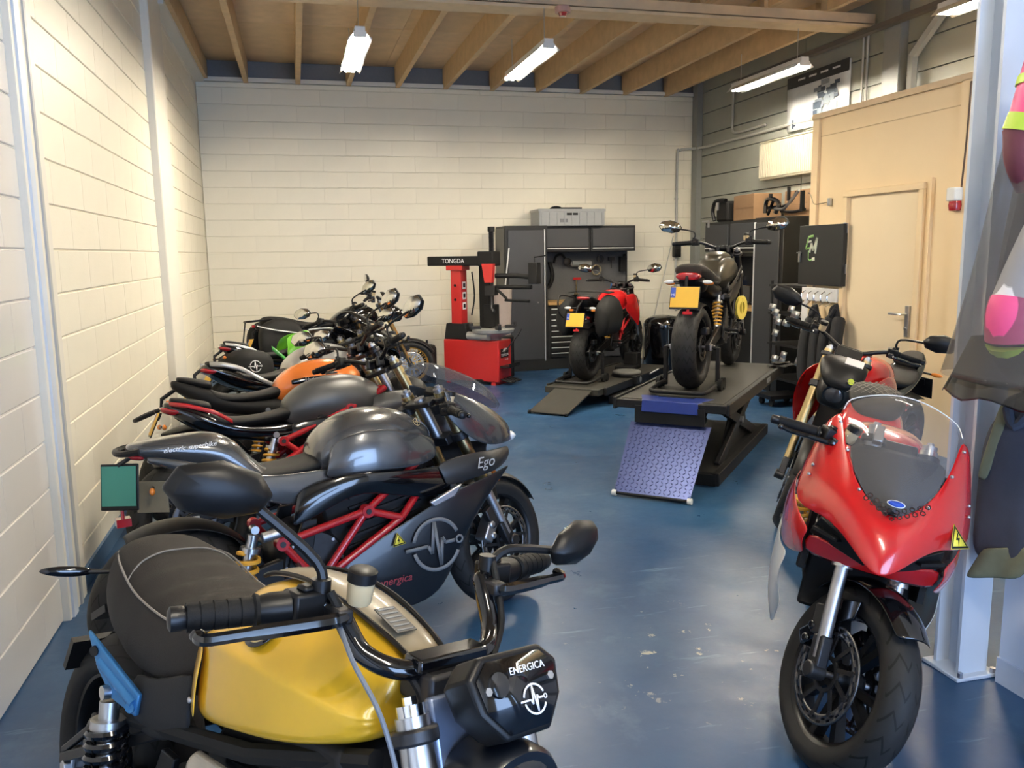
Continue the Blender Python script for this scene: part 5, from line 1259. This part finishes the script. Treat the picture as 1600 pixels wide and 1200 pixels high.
# turntable with four clamps
tt = obj('turntable', MB().lathe([(0,.10),(.04,.13),(.10,.26),(.135,.27),(.14,.24),(.14,.05)], (-.16, .16, BH), (0,0,1), 30), table_grey, tc0)
for k in range(4):
    q = R(45+90*k); c = Vector((-.16+.23*math.cos(q), .16+.23*math.sin(q), BH+.16))
    obj('clamp_jaw', MB().box(c, (.14, .05, .04), Matrix.Rotation(q, 3, 'Z')).box(c+Vector((.06*math.cos(q), .06*math.sin(q), .03)), (.04, .04, .05), Matrix.Rotation(q, 3, 'Z')), dark_alu, tt, bev=.006)
obj('drum', MB().cyl((-.44,.02,BH+.055), (-.12,-.02,BH+.055), .05, n=18), table_grey, tc0)
obj('pedal_lever', MB().tube([(.02,.10,.40),(.16,.22,.62),(.18,.24,.68)], .008).cyl((.155,.21,.61),(.19,.25,.70),.013), black_metal, tc0)
# red post and black foot
obj('post_foot', MB().rings([[(-BX+.0,.02,BH),(-BX+.36,.02,BH),(-BX+.36,.26,BH),(-BX+.0,.26,BH)], [(-BX+.02,.04,BH+.20),(-BX+.30,.04,BH+.20),(-BX+.30,.24,BH+.20),(-BX+.02,.24,BH+.20)]]), black_matte, tc0, bev=.01)
pst = obj('red_post', MB().box((-BX+.17, .13, BH+.20+.36), (.15, .15, .74)).box((-BX+.16, .13, BH+.90), (.24,.19,.06)), tyre_red, tc0, bev=.006)
for k in range(3): 
    st_ = obj('instruction_label', MB().box((-BX+.2465, .13, BH+.42+k*.13), (.003,.08,.09)), decal_white, pst); obj('label_figure', MB().box((-BX+.2485, .13, BH+.42+k*.13), (.002,.05,.05)), black_matte, st_)
for k in range(2): obj('post_hole', MB().cyl((-BX+.16,.053,BH+.50+k*.18), (-BX+.16,.050,BH+.50+k*.18), .018), black_matte, pst)
# black top arm towards the left, with lettering
arm = obj('top_arm', MB().box((-BX+.22, .10, BH+.985), (.92, .13, .12)).box((-BX+.62, .12, BH+1.01), (.22,.20,.18)), black_matte, tc0, bev=.012)
text_mesh('arm_lettering', 'TONGDA', .075, decal_white, arm, frame_m((-BX+.15,.033,BH+.985), (1,0,0), (0,0,1)))
obj('black_mast', MB().box((-BX+.50, .26, BH+.55), (.14, .14, 1.06)).box((-BX+.60,.20,BH+.30),(.16,.12,.28)), black_matte, tc0, bev=.006)
obj('hex_rod', MB().cyl((-BX+.66,.12,BH+.75), (-BX+.66,.12,BH+1.36), .030, n=6), dark_alu, tc0)
for k in range(18): obj('rod_ring', MB().lathe([(0,.030),(.004,.037),(.009,.030)], (-BX+.66,.12,BH+1.10+k*.0135), (0,0,1), 12), black_metal, tc0)
obj('rod_cap', MB().cyl((-BX+.66,.12,BH+1.34),(-BX+.66,.12,BH+1.40),.045,n=12), black_matte, tc0)
obj('red_wedge', MB().rings([[(-BX+.58,.0,BH+.95),(-BX+.74,.0,BH+.95),(-BX+.74,.06,BH+.95),(-BX+.58,.06,BH+.95)], [(-BX+.62,.0,BH+.72),(-BX+.72,.0,BH+.72),(-BX+.72,.06,BH+.72),(-BX+.62,.06,BH+.72)]]), tyre_red, tc0)
obj('mount_head', MB().tube([(-BX+.66,.12,BH+.80),(-BX+.66,.10,BH+.40),(-BX+.70,.08,BH+.35)], .022, 8).box((-BX+.66,.10,BH+.62),(.14,.10,.12)), dark_alu, tc0, bev=.004)
for k, (z0, x1, z1) in enumerate(((BH+.80, .40, BH+.78), (BH+.66, .38, BH+.66))):
    obj('help_arm', MB().tube([(-BX+.70,.14,z0),(x1*.5,.16,z0),(x1,.18,z1)], .030-.004*k, 10), black_matte, tc0)
obj('help_arm', MB().tube(catmull([(-BX+.72,.12,BH+.64),(-BX+.86,.12,BH+.52),(.05,.14,BH+.50),(.36,.16,BH+.49)],4), .018, 8), black_matte, tc0)
hh = obj('arm_head', MB().box((.42,.18,BH+.83), (.12,.12,.26)), black_matte, tc0, bev=.01); obj('crank', MB().tube([(.42,.18,BH+.96),(.42,.18,BH+1.02),(.58,.18,BH+1.04)], .008), black_metal, hh)
obj('air_hose', MB().tube(catmull([(-BX+.36,.14,BH+.85),(-BX+.38,.16,BH+.55),(-BX+.34,.15,BH+.30)],4), .010), black_matte, tc0)
bt = thing('grease_bucket', 'pale plastic bucket and brush behind the tyre changer', 'bucket', (3.72, 10.95, 0), 0)
obj('bucket', MB().lathe([(0,.15),(.0,.16),(.62,.19),(.64,.20),(.64,.18)], (0,0,.55), (0,0,1), 24), mat('pale_plastic', (.60,.50,.44), .4, noise=.05), bt); obj('brush_handle', MB().cyl((.05,-.05,.9),(.12,-.15,1.7),.010), white_paint, bt); obj('crate_base', MB().box((0,0,.275),(.34,.34,.55)), black_plastic, bt, bev=.02)
tn = thing('air_tank', 'small black air tank standing between the gold wheel and tyre changer', 'tank', (2.70, 10.66, 0), 0)
obj('vessel', MB().lathe([(.02,.03),(.02,.10),(.06,.12),(.44,.12),(.48,.10),(.50,.03)], (0,0,0), (0,0,1), 22), black_matte, tn); obj('valve', MB().cyl((0,0,.50),(0,0,.55),.015), black_metal, tn); obj('foot_ring', MB().lathe([(0,.09),(0,.11),(.03,.11),(.03,.09)], (0,0,0), (0,0,1), 20, closed=True), black_metal, tn)

# ================================================================ TOOL CABINETS
cab_face = mat('cabinet_face_grey', (.055,.057,.062), .45, .3, noise=.04)
cab_side = mat('cabinet_side_grey', (.085,.085,.082), .5, .2, noise=.04)
cab_black = mat('cabinet_black', (.006,.006,.006), .55, noise=.1)
oak = mat('oak_worktop', (.55,.34,.13), .5, noise=.15, nscale=14)
strip_alu = mat('bright_strip', (.75,.75,.75), .4, .5, noise=.03)
def tall_locker(name, label, loc, rz, w_, h=2.0, d=.55, hand=1):
    t = thing(name, label, 'locker', loc, rz)
    bd = obj('body', MB().box((w_/2, d/2, h/2), (w_, d, h)), cab_black, t, bev=.006)
    obj('side_sheet', MB().box((-.003, d/2+.02, h/2), (.006, d-.06, h-.06)), cab_side, t)
    dr_ = obj('door', MB().box((w_/2-.01, -.010, h/2+.04), (w_-.10, .02, h-.20)), cab_face, t, bev=.004)
    xx = w_-.045 if hand > 0 else .03
    obj('handle_strip', MB().box((xx, -.016, h/2+.04), (.016, .024, h-.18)), strip_alu, dr_, bev=.004)
    obj('keyhole', MB().cyl((xx-.10, -.02, .95), (xx-.10, -.024, .95), .010), steel, dr_)
    obj('kick_plate', MB().box((w_/2, -.012, .08), (w_, .03, .16)), cab_black, t)
    return t
tall_locker('tall_locker', 'tall dark grey locker left of the tool wall on the back wall', (3.90, 11.25, 0), 0, .60)
def wall_unit(name, label, loc, rz, w_, h=.36, d=.40):
    t = thing(name, label, 'cabinet', loc, rz)
    obj('body', MB().box((w_/2, d/2, 0), (w_, d, h)), cab_black, t, bev=.005)
    f = obj('flap_door', MB().box((w_/2, -.008, .015), (w_-.06, .018, h-.10)), cab_face, t, bev=.003)
    obj('handle_strip', MB().box((w_/2, -.015, -h/2+.045), (w_-.06, .022, .016)), strip_alu, f, bev=.004)
    return t
wall_unit('wall_cabinet', 'dark grey wall cabinet with silver strip next to the tall locker', (4.505, 11.42, 1.82), 0, .68, d=.32)
wall_unit('wall_cabinet', 'dark grey wall cabinet at the right end above the red motorcycle', (5.19, 11.42, 1.82), 0, .68, d=.32)
dw = thing('drawer_cabinet', 'black drawer cabinet with silver drawer strips under the oak worktop', 'drawer cabinet', (4.505, 11.28, 0), 0)
obj('body', MB().box((.34, .26, .45), (.68, .52, .90)), cab_black, dw, bev=.005)
for k in range(9):
    o = obj('drawer', MB().box((.34, -.006, .20+k*.078), (.60, .02, .068)), cab_black, dw, bev=.003); obj('drawer_strip', MB().box((.34, -.018, .225+k*.078), (.58, .014, .014)), strip_alu, o, bev=.003)
d2 = thing('drawer_cabinet', 'black base cabinet behind the red motorcycle on the low lift', 'cabinet', (5.19, 11.28, 0), 0)
obj('body', MB().box((.34, .26, .45), (.68, .52, .90)), cab_black, d2, bev=.005); obj('door', MB().box((.34,-.006,.5),(.60,.02,.70)), cab_face, d2, bev=.003)
wt = thing('worktop', 'oak worktop in front of the pegboard', 'worktop', (4.505, 11.24, .905), 0)
obj('slab', MB().box((.68, .29, .02), (1.365, .58, .04)), oak, wt, bev=.004)
obj('edge_band', MB().box((.68, -.004, .02), (1.365, .008, .036)), mat('oak_edge', (.42,.25,.09), .5, noise=.15), wt)
pg = thing('pegboard', 'dark perforated pegboard between worktop and wall cabinets', 'pegboard', (4.505, 11.78, .95), 0)
peg = mat('pegboard_grey', (.075,.078,.082), .6, noise=.15, nscale=60)
obj('board', MB().box((.68, 0, .345), (1.365, .02, .69)), peg, pg)
obj('board_edge', MB().box((1.37, -.01, .345), (.02, .03, .69)), cab_black, pg)
def on_board(name, label, cat, x, z, parts):
    t = thing(name, label, cat, (4.505+x, 11.765, .95+z), 0)
    for nm, mb, m in parts: obj(nm, mb, m, t)
    return t
on_board('hanging_bag', 'dark bundle of straps hanging at the left of the pegboard', 'straps', .15, .55, [('strap', MB().tube(catmull([(-.04,-.03,0),(-.12,-.05,-.14),(-.08,-.05,-.34),(.0,-.04,-.36),(.06,-.05,-.2),(.02,-.03,0)],5), .03, 8), black_matte), ('hook', MB().cyl((0,0,0),(0,-.06,.01),.006), chrome)])
on_board('headphones', 'black ear defenders hanging on the pegboard', 'ear defenders', .33, .55, [('band', MB().tube(catmull([(-.10,-.05,-.02),(-.06,-.05,.08),(.02,-.05,.10),(.08,-.05,.04)],5), .018, 8), black_matte), ('cup', MB().lathe([(0,.05),(.04,.055),(.05,.03)], (.10,-.04,-.0), (0,-1,0), 16), black_plastic)])
on_board('paper_roll', 'grey roll hanging horizontally on the pegboard', 'roll', .64, .52, [('roll', MB().cyl((-.14,-.07,0),(.14,-.07,0),.045,n=18), mat('roll_grey', (.20,.21,.21), .7, noise=.1)), ('bracket', MB().box((.15,-.04,0),(.012,.08,.05)).box((-.15,-.04,0),(.012,.08,.05)), steel)])
on_board('spanner', 'chrome spanner with red clip hanging on the pegboard', 'spanner', .58, .08, [('shaft', MB().box((0,-.02,.09),(.02,.01,.22)), chrome), ('ring', MB().lathe([(-.008,.022),(-.008,.045),(.008,.045),(.008,.022)], (0,-.02,-.03), (0,1,0), 18, closed=True), chrome), ('clip', MB().box((.01,-.025,.22),(.12,.02,.035)), tail_red)])
on_board('cable_coil', 'coil of cable on the pegboard above the red motorcycle', 'cable', .88, .42, [('coil', MB().spring((0,-.02,0),(0,-.07,0),.07,.008,5), mat('cable_tan', (.25,.21,.13), .6, noise=.1)), ('hook', MB().cyl((0,0,.07),(0,-.08,.075),.005), chrome)])
on_board('pliers', 'pair of blue-handled pliers on the pegboard', 'pliers', 1.14, .18, [('handle', MB().tube([(-.03,-.02,-.08),(-.012,-.02,.04)], .010).tube([(.03,-.02,-.08),(.012,-.02,.04)], .010), mat('handle_blue', (.02,.10,.35), .5, noise=.1)), ('jaw', MB().box((0,-.02,.07),(.03,.012,.06)), steel)])
on_board('pulley', 'round black pulley hanging on the pegboard near its right end', 'pulley', .95, .58, [('wheel', MB().lathe([(-.01,.02),(-.01,.055),(.01,.055),(.01,.02)], (0,-.03,0), (0,1,0), 18, closed=True), dark_alu), ('hook', MB().cyl((0,0,.03),(0,-.05,.03),.005), chrome)])
on_board('battery_charger', 'small grey charger on the pegboard below the right wall cabinet', 'charger', 1.12, .58, [('case', MB().box((0,-.03,0),(.09,.05,.05)), dark_alu), ('cord', MB().tube([(0,-.03,-.02),(0,-.03,-.14)], .006), black_matte)])
on_board('spray_gun', 'black holder at the right edge of the pegboard', 'holder', 1.29, .50, [('holder', MB().box((0,-.06,0),(.10,.09,.22)), black_plastic), ('knob', MB().ell((.03,-.06,.12),(.03,.03,.03)), black_matte)])
# grey stacking crate on the locker
cr = thing('plastic_crate', 'grey plastic stacking crate on top of the tool cabinets', 'crate', (4.42, 11.34, 2.0), 0)
cg = mat('crate_grey', (.34,.35,.35), .5, noise=.06)
cw_, cd_, ch_ = .94, .42, .23
obj('shell', MB().box((cw_/2,.0,ch_/2),(cw_,.02,ch_)).box((cw_/2,cd_,ch_/2),(cw_,.02,ch_)).box((0,cd_/2,ch_/2),(.02,cd_,ch_)).box((cw_,cd_/2,ch_/2),(.02,cd_,ch_)).box((cw_/2,cd_/2,.01),(cw_,cd_,.02)), cg, cr)
obj('rim', MB().box((cw_/2,-.012,ch_-.02),(cw_+.03,.02,.03)).box((-.012,cd_/2,ch_-.02),(.02,cd_+.03,.03)).box((cw_+.012,cd_/2,ch_-.02),(.02,cd_+.03,.03)), cg, cr)
for k in range(9): obj('rib', MB().box((.03+k*.11, -.013, ch_/2-.02),(.012,.014,ch_-.06)), cg, cr)
obj('grip', MB().box((cw_/2,-.014,ch_-.07),(.16,.008,.03)), black_matte, cr)
obj('label_card', MB().box((cw_*.37,-.0145,.07),(.11,.006,.05)), decal_grey, cr); obj('contents', MB().box((.5,.2,ch_-.0),(.3,.2,.05)).ell((.3,.2,ch_+.0),(.1,.08,.05)), black_matte, cr)

# right corner cabinets facing the left, built in local coords (x along the row, y into the wall)
RZ = R(-90)
tall_locker('tall_locker', 'tall dark grey locker behind the dark motorcycle on the scissor lift', (6.40, 9.05, 0), RZ, .61, d=.60, hand=-1)
wall_unit('wall_cabinet', 'dark wall cabinet nearest the corner beside the grey steel column', (6.44, 10.38, 1.80), RZ, .66, h=.38)
wall_unit('wall_cabinet', 'dark wall cabinet above the right mirror of the lifted motorcycle', (6.44, 9.71, 1.80), RZ, .65, h=.38)
bc = thing('base_cabinet', 'black base cabinet and dark back board in the far right corner', 'cabinet', (6.42, 10.38, 0), RZ)
obj('body', MB().box((.66,.29,.45),(1.32,.56,.90)), cab_black, bc, bev=.005); obj('worktop', MB().box((.66,.27,.92),(1.32,.58,.04)), oak, bc)
bb = thing('pegboard', 'dark back board under the far right wall cabinets', 'pegboard', (6.42, 10.38, .95), RZ)
obj('board', MB().box((.66,.585,.32),(1.32,.02,.64)), peg, bb); obj('board_edge', MB().box((.0,.575,.32),(.02,.03,.64)), cab_black, bb)
sc_ = thing('screen_monitor', 'black monitor standing under the far right wall cabinets', 'monitor', (6.75, 9.72, .94), RZ)
obj('screen', MB().box((0,0,.42),(.62,.03,.38)), black_gloss, sc_, bev=.006); obj('stand', MB().cyl((0,.02,0),(0,.02,.3),.03).box((0,.02,.01),(.25,.18,.02)), black_plastic, sc_)
bx = thing('cardboard_box', 'brown cardboard box on the corner cabinets', 'box', (6.62, 9.95, 2.0), R(-96))
cbm = mat('cardboard', (.24,.14,.07), .75, noise=.08, nscale=20)
obj('carton', MB().box((.3,.17,.155),(.60,.36,.31)), cbm, bx, bev=.004); obj('flap_line', MB().box((.3,-.012,.155),(.60,.003,.004)), cbm, bx); obj('tape', MB().box((.3,.17,.312),(.60,.06,.002)), mat('tape_tan', (.45,.32,.18), .4, noise=.05), bx)
bx2 = thing('cardboard_box', 'second cardboard box behind the black frame parts on the locker', 'box', (6.84, 9.2, 2.0), R(-90))
obj('carton', MB().box((.25,.14,.16),(.55,.18,.32)), cbm, bx2, bev=.004); obj('flap_line', MB().box((.25,.0,.16),(.5,.026,.004)), cbm, bx2)
ml = thing('black_gear_case', 'black gear case with straps standing left of the cardboard box', 'case', (6.60, 10.22, 2.0), R(-90))
obj('case', MB().box((.0,.1,.13),(.30,.24,.26)), black_matte, ml, bev=.03); obj('strap', MB().tube(catmull([(-.16,-.03,.02),(-.2,-.04,.14),(-.14,-.04,.26),(.0,-.03,.28),(.12,-.02,.27)],4), .025, 8), black_plastic, ml); obj('buckle', MB().box((-.05,-.05,.2),(.05,.02,.10)), alu, ml)
sf = thing('spare_subframe', 'black tubular subframe parts lying on top of the locker', 'spare parts', (6.58, 8.78, 2.0), R(-90))
obj('casting', MB().tube(catmull([(-.36,0,.06),(-.34,0,.20),(-.22,0,.22),(-.10,.02,.16),(-.14,0,.05)],4), .026, 6).tube([(-.36,.02,.12),(-.12,.02,.12)], .020, 6).tube([(-.30,0,.04),(-.18,0,.21)], .018, 6), black_gloss, sf); obj('tube_arm', MB().tube(catmull([(-.15,0,.10),(.10,-.04,.09),(.25,-.06,.16),(.42,-.06,.27)],4), .016), steel, sf)
obj('tube_arm', MB().tube(catmull([(-.15,.08,.12),(.05,.08,.17),(.18,.06,.27)],4), .015), black_metal, sf); obj('tube_arm', MB().tube(catmull([(-.05,.02,.07),(.2,.02,.05),(.42,.02,.07)],4), .018), black_metal, sf)
for c_, d_ in (((.05,.05,.26),(.03,.03,.16)),((.40,.0,.16),(.05,.03,.22)),((-.25,0,.24),(.04,.03,.08))): obj('bracket', MB().box(c_, d_), black_metal, sf)
bk = thing('white_bracket', 'white metal bracket on the upper left corner of the cabinets', 'bracket', (6.40, 10.25, 2.0), RZ)
obj('arm', MB().box((0,-.02,.01),(.18,.03,.02)), alu, bk); obj('hook', MB().box((.09,-.03,-.03),(.02,.02,.09)), alu, bk)

# shelving behind the lifted bike with foil bags, coat rack, black board
sr = thing('dark_rack', 'dark shelf rack hung with shiny foil bags beside the coats', 'rack', (6.14, 7.46, 0), 0)
for z in (.25,.62,.95,1.25): obj('shelf', MB().box((.25,.375,z),(.55,.80,.025)), cab_black, sr)
for q in ((0,0),(.5,0),(0,.75),(.5,.75)): obj('post', MB().cyl((q[0],q[1],0),(q[0],q[1],1.3),.015), cab_black, sr)
foil = mat('foil', (.60,.60,.60), .3, .9, noise=.3, nscale=60)
random.seed(11)
for k in range(26):
    z = random.choice((1.05,1.0,.95,.90,.84,.78,.56,.50)); x = random.uniform(-.07,-.03); y = random.uniform(-.02,.60)
    obj('foil_bag', MB().add([(x,y,z),(x-.02,y+.07,z+.01),(x-.04,y+.08,z-.05),(x-.015,y+.015,z-.07)], [(0,1,2,3)]), foil, sr, solid=.006)
eb = thing('black_board', 'black board with green and white EM plug logo on the partition', 'board', (5.965, 7.46, 1.29), 0)
bdm = mat('board_black', (.012,.013,.012), .55, noise=.15)
obj('panel', MB().box((.025,-.345,.285),(.05,.69,.57)), bdm, eb, bev=.004)
lime = mat('logo_green', (.30,.55,.16), .5, noise=.05); cream = mat('logo_cream', (.75,.78,.62), .5, noise=.04)
def flat(name, pts, m, w_=.016):
    mb = MB()
    for p, q in zip(pts, pts[1:]):
        d_ = Vector((q[0]-p[0], q[1]-p[1])).normalized(); nq = Vector((-d_.y, d_.x))*w_/2
        mb.add([(-.003,-p[0]-nq.x,p[1]+nq.y),(-.003,-q[0]-nq.x,q[1]+nq.y),(-.003,-q[0]+nq.x,q[1]-nq.y),(-.003,-p[0]+nq.x,p[1]-nq.y)], [(0,1,2,3)])
    return obj(name, mb, m, eb, solid=.002)
flat('logo_letter_e', [(.24,.47),(.16,.46),(.12,.34)], lime, .022); flat('logo_letter_e', [(.135,.41),(.21,.42)], cream, .02); flat('logo_letter_e', [(.12,.345),(.19,.355)], lime, .02)
flat('logo_letter_m', [(.185,.31),(.21,.40),(.24,.33),(.30,.45),(.275,.30)], cream, .026)
flat('logo_plug', [(.165,.33),(.165,.25),(.19,.235),(.225,.245)], lime, .012); flat('logo_plug', [(.225,.245),(.27,.25)], cream, .032)
obj('key', MB().box((-.012,-.03,.27),(.012,.03,.10)).box((-.012,-.02,.31),(.012,.07,.012)), steel, eb)
rk = thing('coat_rack', 'white coat rack with metal hooks under the black board', 'coat rack', (5.99, 7.40, 1.10), 0)
obj('rail', MB().box((.01,-.26,.10),(.025,.56,.13)), white_paint, rk, bev=.004); obj('back_strip', MB().box((.012,-.03,-.12),(.02,.10,.40)), white_paint, rk)
for k in range(5): obj('hook', MB().tube(catmull([(-.005,-.05-k*.105,.13),(-.05,-.05-k*.105,.10),(-.05,-.05-k*.105,.05),(-.02,-.05-k*.105,.03),(-.06,-.05-k*.105,-.0)],4), .006), chrome, rk)
def coat(label, loc, w_, h, dpt, m, rz=0, collar=.18, seed=1, cat='coat', name='hanging_coat', sleeves=True):
    """coat hanging from a hook: folded cloth, local x = away from the wall, y = width"""
    t = thing(name, label, cat, loc, rz); rnd = random.Random(seed)
    rg = []; n = 20
    fold = [rnd.uniform(-.18,.18) for _ in range(n)]
    for k, (zf, wf) in enumerate(((0,.18),(-.04,.28),(-.12,.62),(-.25,.92),(-.5,.98),(-.8,1.0),(-1.,1.04))):
        rg.append([( (dpt*.5*math.sin(2*math.pi*i/n))*(1+fold[i]*(-zf)*1.6)*(.5+.5*min(1,-zf*4)), (w_*.5*wf*math.cos(2*math.pi*i/n))*(1+fold[(i+3) % n]*.25*(-zf)), zf*h) for i in range(n)])
    body = obj('coat_body', MB().rings(rg), m, t, sub=2)
    obj('collar', MB().tube(catmull([(-.03,-w_*.14,-.03),(-.06,0,-.10),(-.03,w_*.14,-.03),(.02,0,.0)],4), .018, 8), m, t)
    for s_ in ((-1, 1) if sleeves else ()):
        obj('sleeve', MB().tube(catmull([(0,s_*w_*.30,-.12*h),(-.05,s_*w_*.46,-.34*h),(-.06,s_*w_*.48,-.60*h),(-.04,s_*w_*.44,-.80*h)],5), [.045]+[.06]*12+[.05]*3, 10), m, t)
    return t
blk_cloth = mat('black_cloth', (.016,.016,.017), .85, noise=.2, bump=.4, bscale=120)
coat('black coat hanging on the rack nearest the door hinges', (5.95, 6.80, 1.12), .18, .95, .09, blk_cloth, seed=2)
coat('black hooded coat hanging on the rack beside the dark shelf', (5.94, 7.10, 1.10), .18, 1.0, .10, blk_cloth, seed=4)
cs = thing('trolley_wheels', 'castors of a low black trolley beside the far lift end', 'trolley', (5.95, 7.75, 0), 0)
obj('frame', MB().box((.1,.1,.10),(.4,.3,.04)), black_metal, cs)
for q in ((-.05,.0),(.25,.0),(-.05,.2),(.25,.2)): obj('castor', MB().cyl((q[0]-.015,q[1],.04),(q[0]+.015,q[1],.04),.04,n=14), rubber, cs)

# radiator and poster on the grey wall
rd_ = thing('radiator', 'cream panel radiator high on the grey wall', 'radiator', (XR-.075, 9.88, 2.50), 0)
rc = mat('radiator_cream', (.60,.56,.43), .4, noise=.03)
obj('panel', MB().box((-.03,-.70,.23),(.04,1.40,.46)), rc, rd_, bev=.006)
for k in range(34): obj('fin', MB().box((-.062,-.03-k*.0405,.23),(.026,.020,.40)), rc, rd_)
obj('top_grille', MB().box((-.02,-.70,.465),(.09,1.40,.012)), rc, rd_)
pt = thing('poster', 'black and white machine poster hanging on the grey wall behind the lamp', 'poster', (XR-.04, 9.40, 3.03), 0)
pw_, ph_ = 1.18, .62
obj('sheet', MB().grid([[(-.012-.01*math.sin(j*.9+i*.5), -pw_*j/10, ph_*i/5) for j in range(11)] for i in range(6)]), mat('poster_white', (.72,.74,.74), .3, noise=.12, nscale=7), pt, solid=.002)
obj('top_band', MB().box((-.026,-pw_/2,ph_-.06),(.004,pw_,.13)), mat('poster_dark', (.03,.035,.04), .4, noise=.3), pt)
random.seed(21)
pd1 = mat('poster_ink', (.05,.07,.10), .4, noise=.4, nscale=30); pd2 = mat('poster_ink_mid', (.22,.26,.30), .4, noise=.3, nscale=30)
for k in range(30):
    y = -.60-random.random()*.42; z = .10+random.random()*.36
    obj('printed_machine', MB().box((-.0265-.0004*k, y, z),(.002,.04+.12*random.random(),.02+.06*random.random())), pd1 if k % 2 else pd2, pt)
for k in range(4): obj('printed_line', MB().box((-.030, -.30-.22*k, ph_-.05),(.002,.14,.02)), decal_white, pt)
obj('printed_mark', MB().box((-.027,-.14,.08),(.002,.03,.10)).box((-.027,-.17,.06),(.002,.05,.02)), pd1, pt)

# ================================================================ RACING SUIT IN PLASTIC AND JACKETS BY THE COLUMN
pink = mat('suit_pink', (.85,.10,.28), .45, noise=.06); lime_y = mat('suit_yellow', (.55,.75,.08), .45, noise=.05); maroon = mat('suit_maroon', (.16,.04,.06), .5, noise=.1); navy = mat('suit_navy', (.015,.02,.04), .5, noise=.15); suit_white = mat('suit_white', (.75,.74,.76), .45, noise=.04)
SX, SY = 3.42, 2.24
su = thing('racing_suit', 'pink, white and black racing suit in a clear plastic cover at the right edge', 'suit', (SX, SY, 0), R(0))
def cloth_tube(pts, r, n=14): return MB().tube(catmull(pts, 5), r, n)
def ring_body(zs):
    rg = []
    for z, cx_, rx, ry in zs: rg.append([(cx_+rx*math.cos(2*math.pi*i/18)*(1+.04*math.sin(5*i)), ry*math.sin(2*math.pi*i/18), z) for i in range(18)])
    return MB().rings(rg)
def seg(name, pts, rr, m): obj(name, MB().tube(catmull(pts, 4), [rr[0]+(rr[1]-rr[0])*k/(4*(len(pts)-1)) for k in range(4*(len(pts)-1)+1)], 16), m, su)
seg('upper_sleeve', [(.0,0,2.24),(-.015,0,2.15),(-.03,0,2.06),(-.04,0,2.00)], (.055,.075), pink)
seg('sleeve_band', [(-.012,0,2.165),(-.018,0,2.135)], (.066,.068), lime_y)
seg('lime_flash', [(-.034,-.01,2.045),(-.042,.0,1.995)], (.077,.079), lime_y)
seg('sleeve_maroon', [(-.04,0,2.0),(-.045,0,1.92),(-.01,0,1.83)], (.077,.05), maroon)
obj('suit_body', ring_body([(2.0,.09,.05,.16),(1.7,.09,.06,.20),(1.45,.08,.07,.22),(1.26,.08,.08,.22)]), navy, su, sub=1)
seg('arm_white', [(.04,-.02,1.72),(.0,-.02,1.62),(-.03,-.02,1.53),(-.045,-.02,1.47)], (.06,.085), suit_white)
seg('arm_pink', [(-.045,-.02,1.47),(-.055,-.02,1.42),(-.045,-.02,1.35)], (.088,.095), pink)
seg('arm_lime', [(-.045,-.02,1.35),(-.015,-.02,1.29),(.03,-.02,1.24)], (.095,.07), lime_y)
cv = []
for z, k in ((2.16,.3),(2.10,.45),(1.9,.62),(1.6,.8),(1.35,1.05),(1.20,1.22)):
    cv.append([(-.02+.05*(1.0-k)+.115*k*math.cos(2*math.pi*i/20)*(1+.10*math.sin(3*i+z*7)), .24*k*math.sin(2*math.pi*i/20), z) for i in range(20)])
obj('plastic_cover', MB().rings(cv, caps=False), plastic_bag, su, sub=1, solid=.001)
obj('cover_hem', MB().rings([[(.0+(.10+.02*k)*math.cos(2*math.pi*i/20)*(1+.10*math.sin(3*i+8.4)), (.20+.035*k)*math.sin(2*math.pi*i/20), z+.010*math.sin(4*i)*k) for i in range(20)] for k, z in enumerate((1.34,1.27,1.20,1.14))], caps=False), glass_mat('dark_plastic_film', (.006,.006,.007), .72, .12), su, sub=1, solid=.002)
obj('hanger_hook', MB().tube(catmull([(0,0,2.14),(0,0,2.22),(.10,0,2.26),(.19,0,2.27)],4), .005), chrome, su)
denim = mat('jacket_navy_cloth', (.045,.055,.080), .8, noise=.2, nscale=14, bump=.5, bscale=150); olive = mat('jacket_olive', (.17,.18,.11), .8, noise=.15, bump=.3)
jk = coat('dark navy work jacket with olive lining hanging beside the white column', (3.55, 2.34, 1.13), .28, .64, .12, denim, rz=R(20), seed=9, sleeves=False, cat='jacket', name='hanging_jacket')
obj('olive_lining', MB().grid([[(-.055-.01*math.sin(j*2), -.12+.2*j/5+.02*i, -.50-.045*i-.012*j) for j in range(6)] for i in range(4)]), olive, jk, solid=.006, sub=1)
obj('olive_collar', MB().grid([[(-.045, .02+.02*j+.022*i, -.02-.10*i) for j in range(3)] for i in range(4)]), olive, jk, solid=.006, sub=1)
hr = thing('clothes_rail', 'steel clothes rail fixed to the stub wall holding the suit', 'rail', (3.62, 1.2, 2.295), 0)
obj('rail_tube', MB().cyl((0,-.9,0),(0,1.2,0),.014), steel, hr); obj('rail_bracket', MB().box((.02,-.8,0),(.05,.03,.05)).box((.02,1.1,0),(.05,.03,.05)), steel, hr)
gl = thing('saddle_tip', 'black rounded saddle end poking in at the right edge', 'saddle', (3.40, 1.98, .62), 0)
obj('pad', MB().ell((.02,0,.03),(.06,.12,.028)), seat_black, gl); obj('post', MB().cyl((.03,0,.0),(.03,0,-.62),.018), black_metal, gl); obj('foot', MB().lathe([(-.62,.10),(-.60,.10),(-.59,.03)], (.03,0,0), (0,0,1), 18), black_metal, gl)
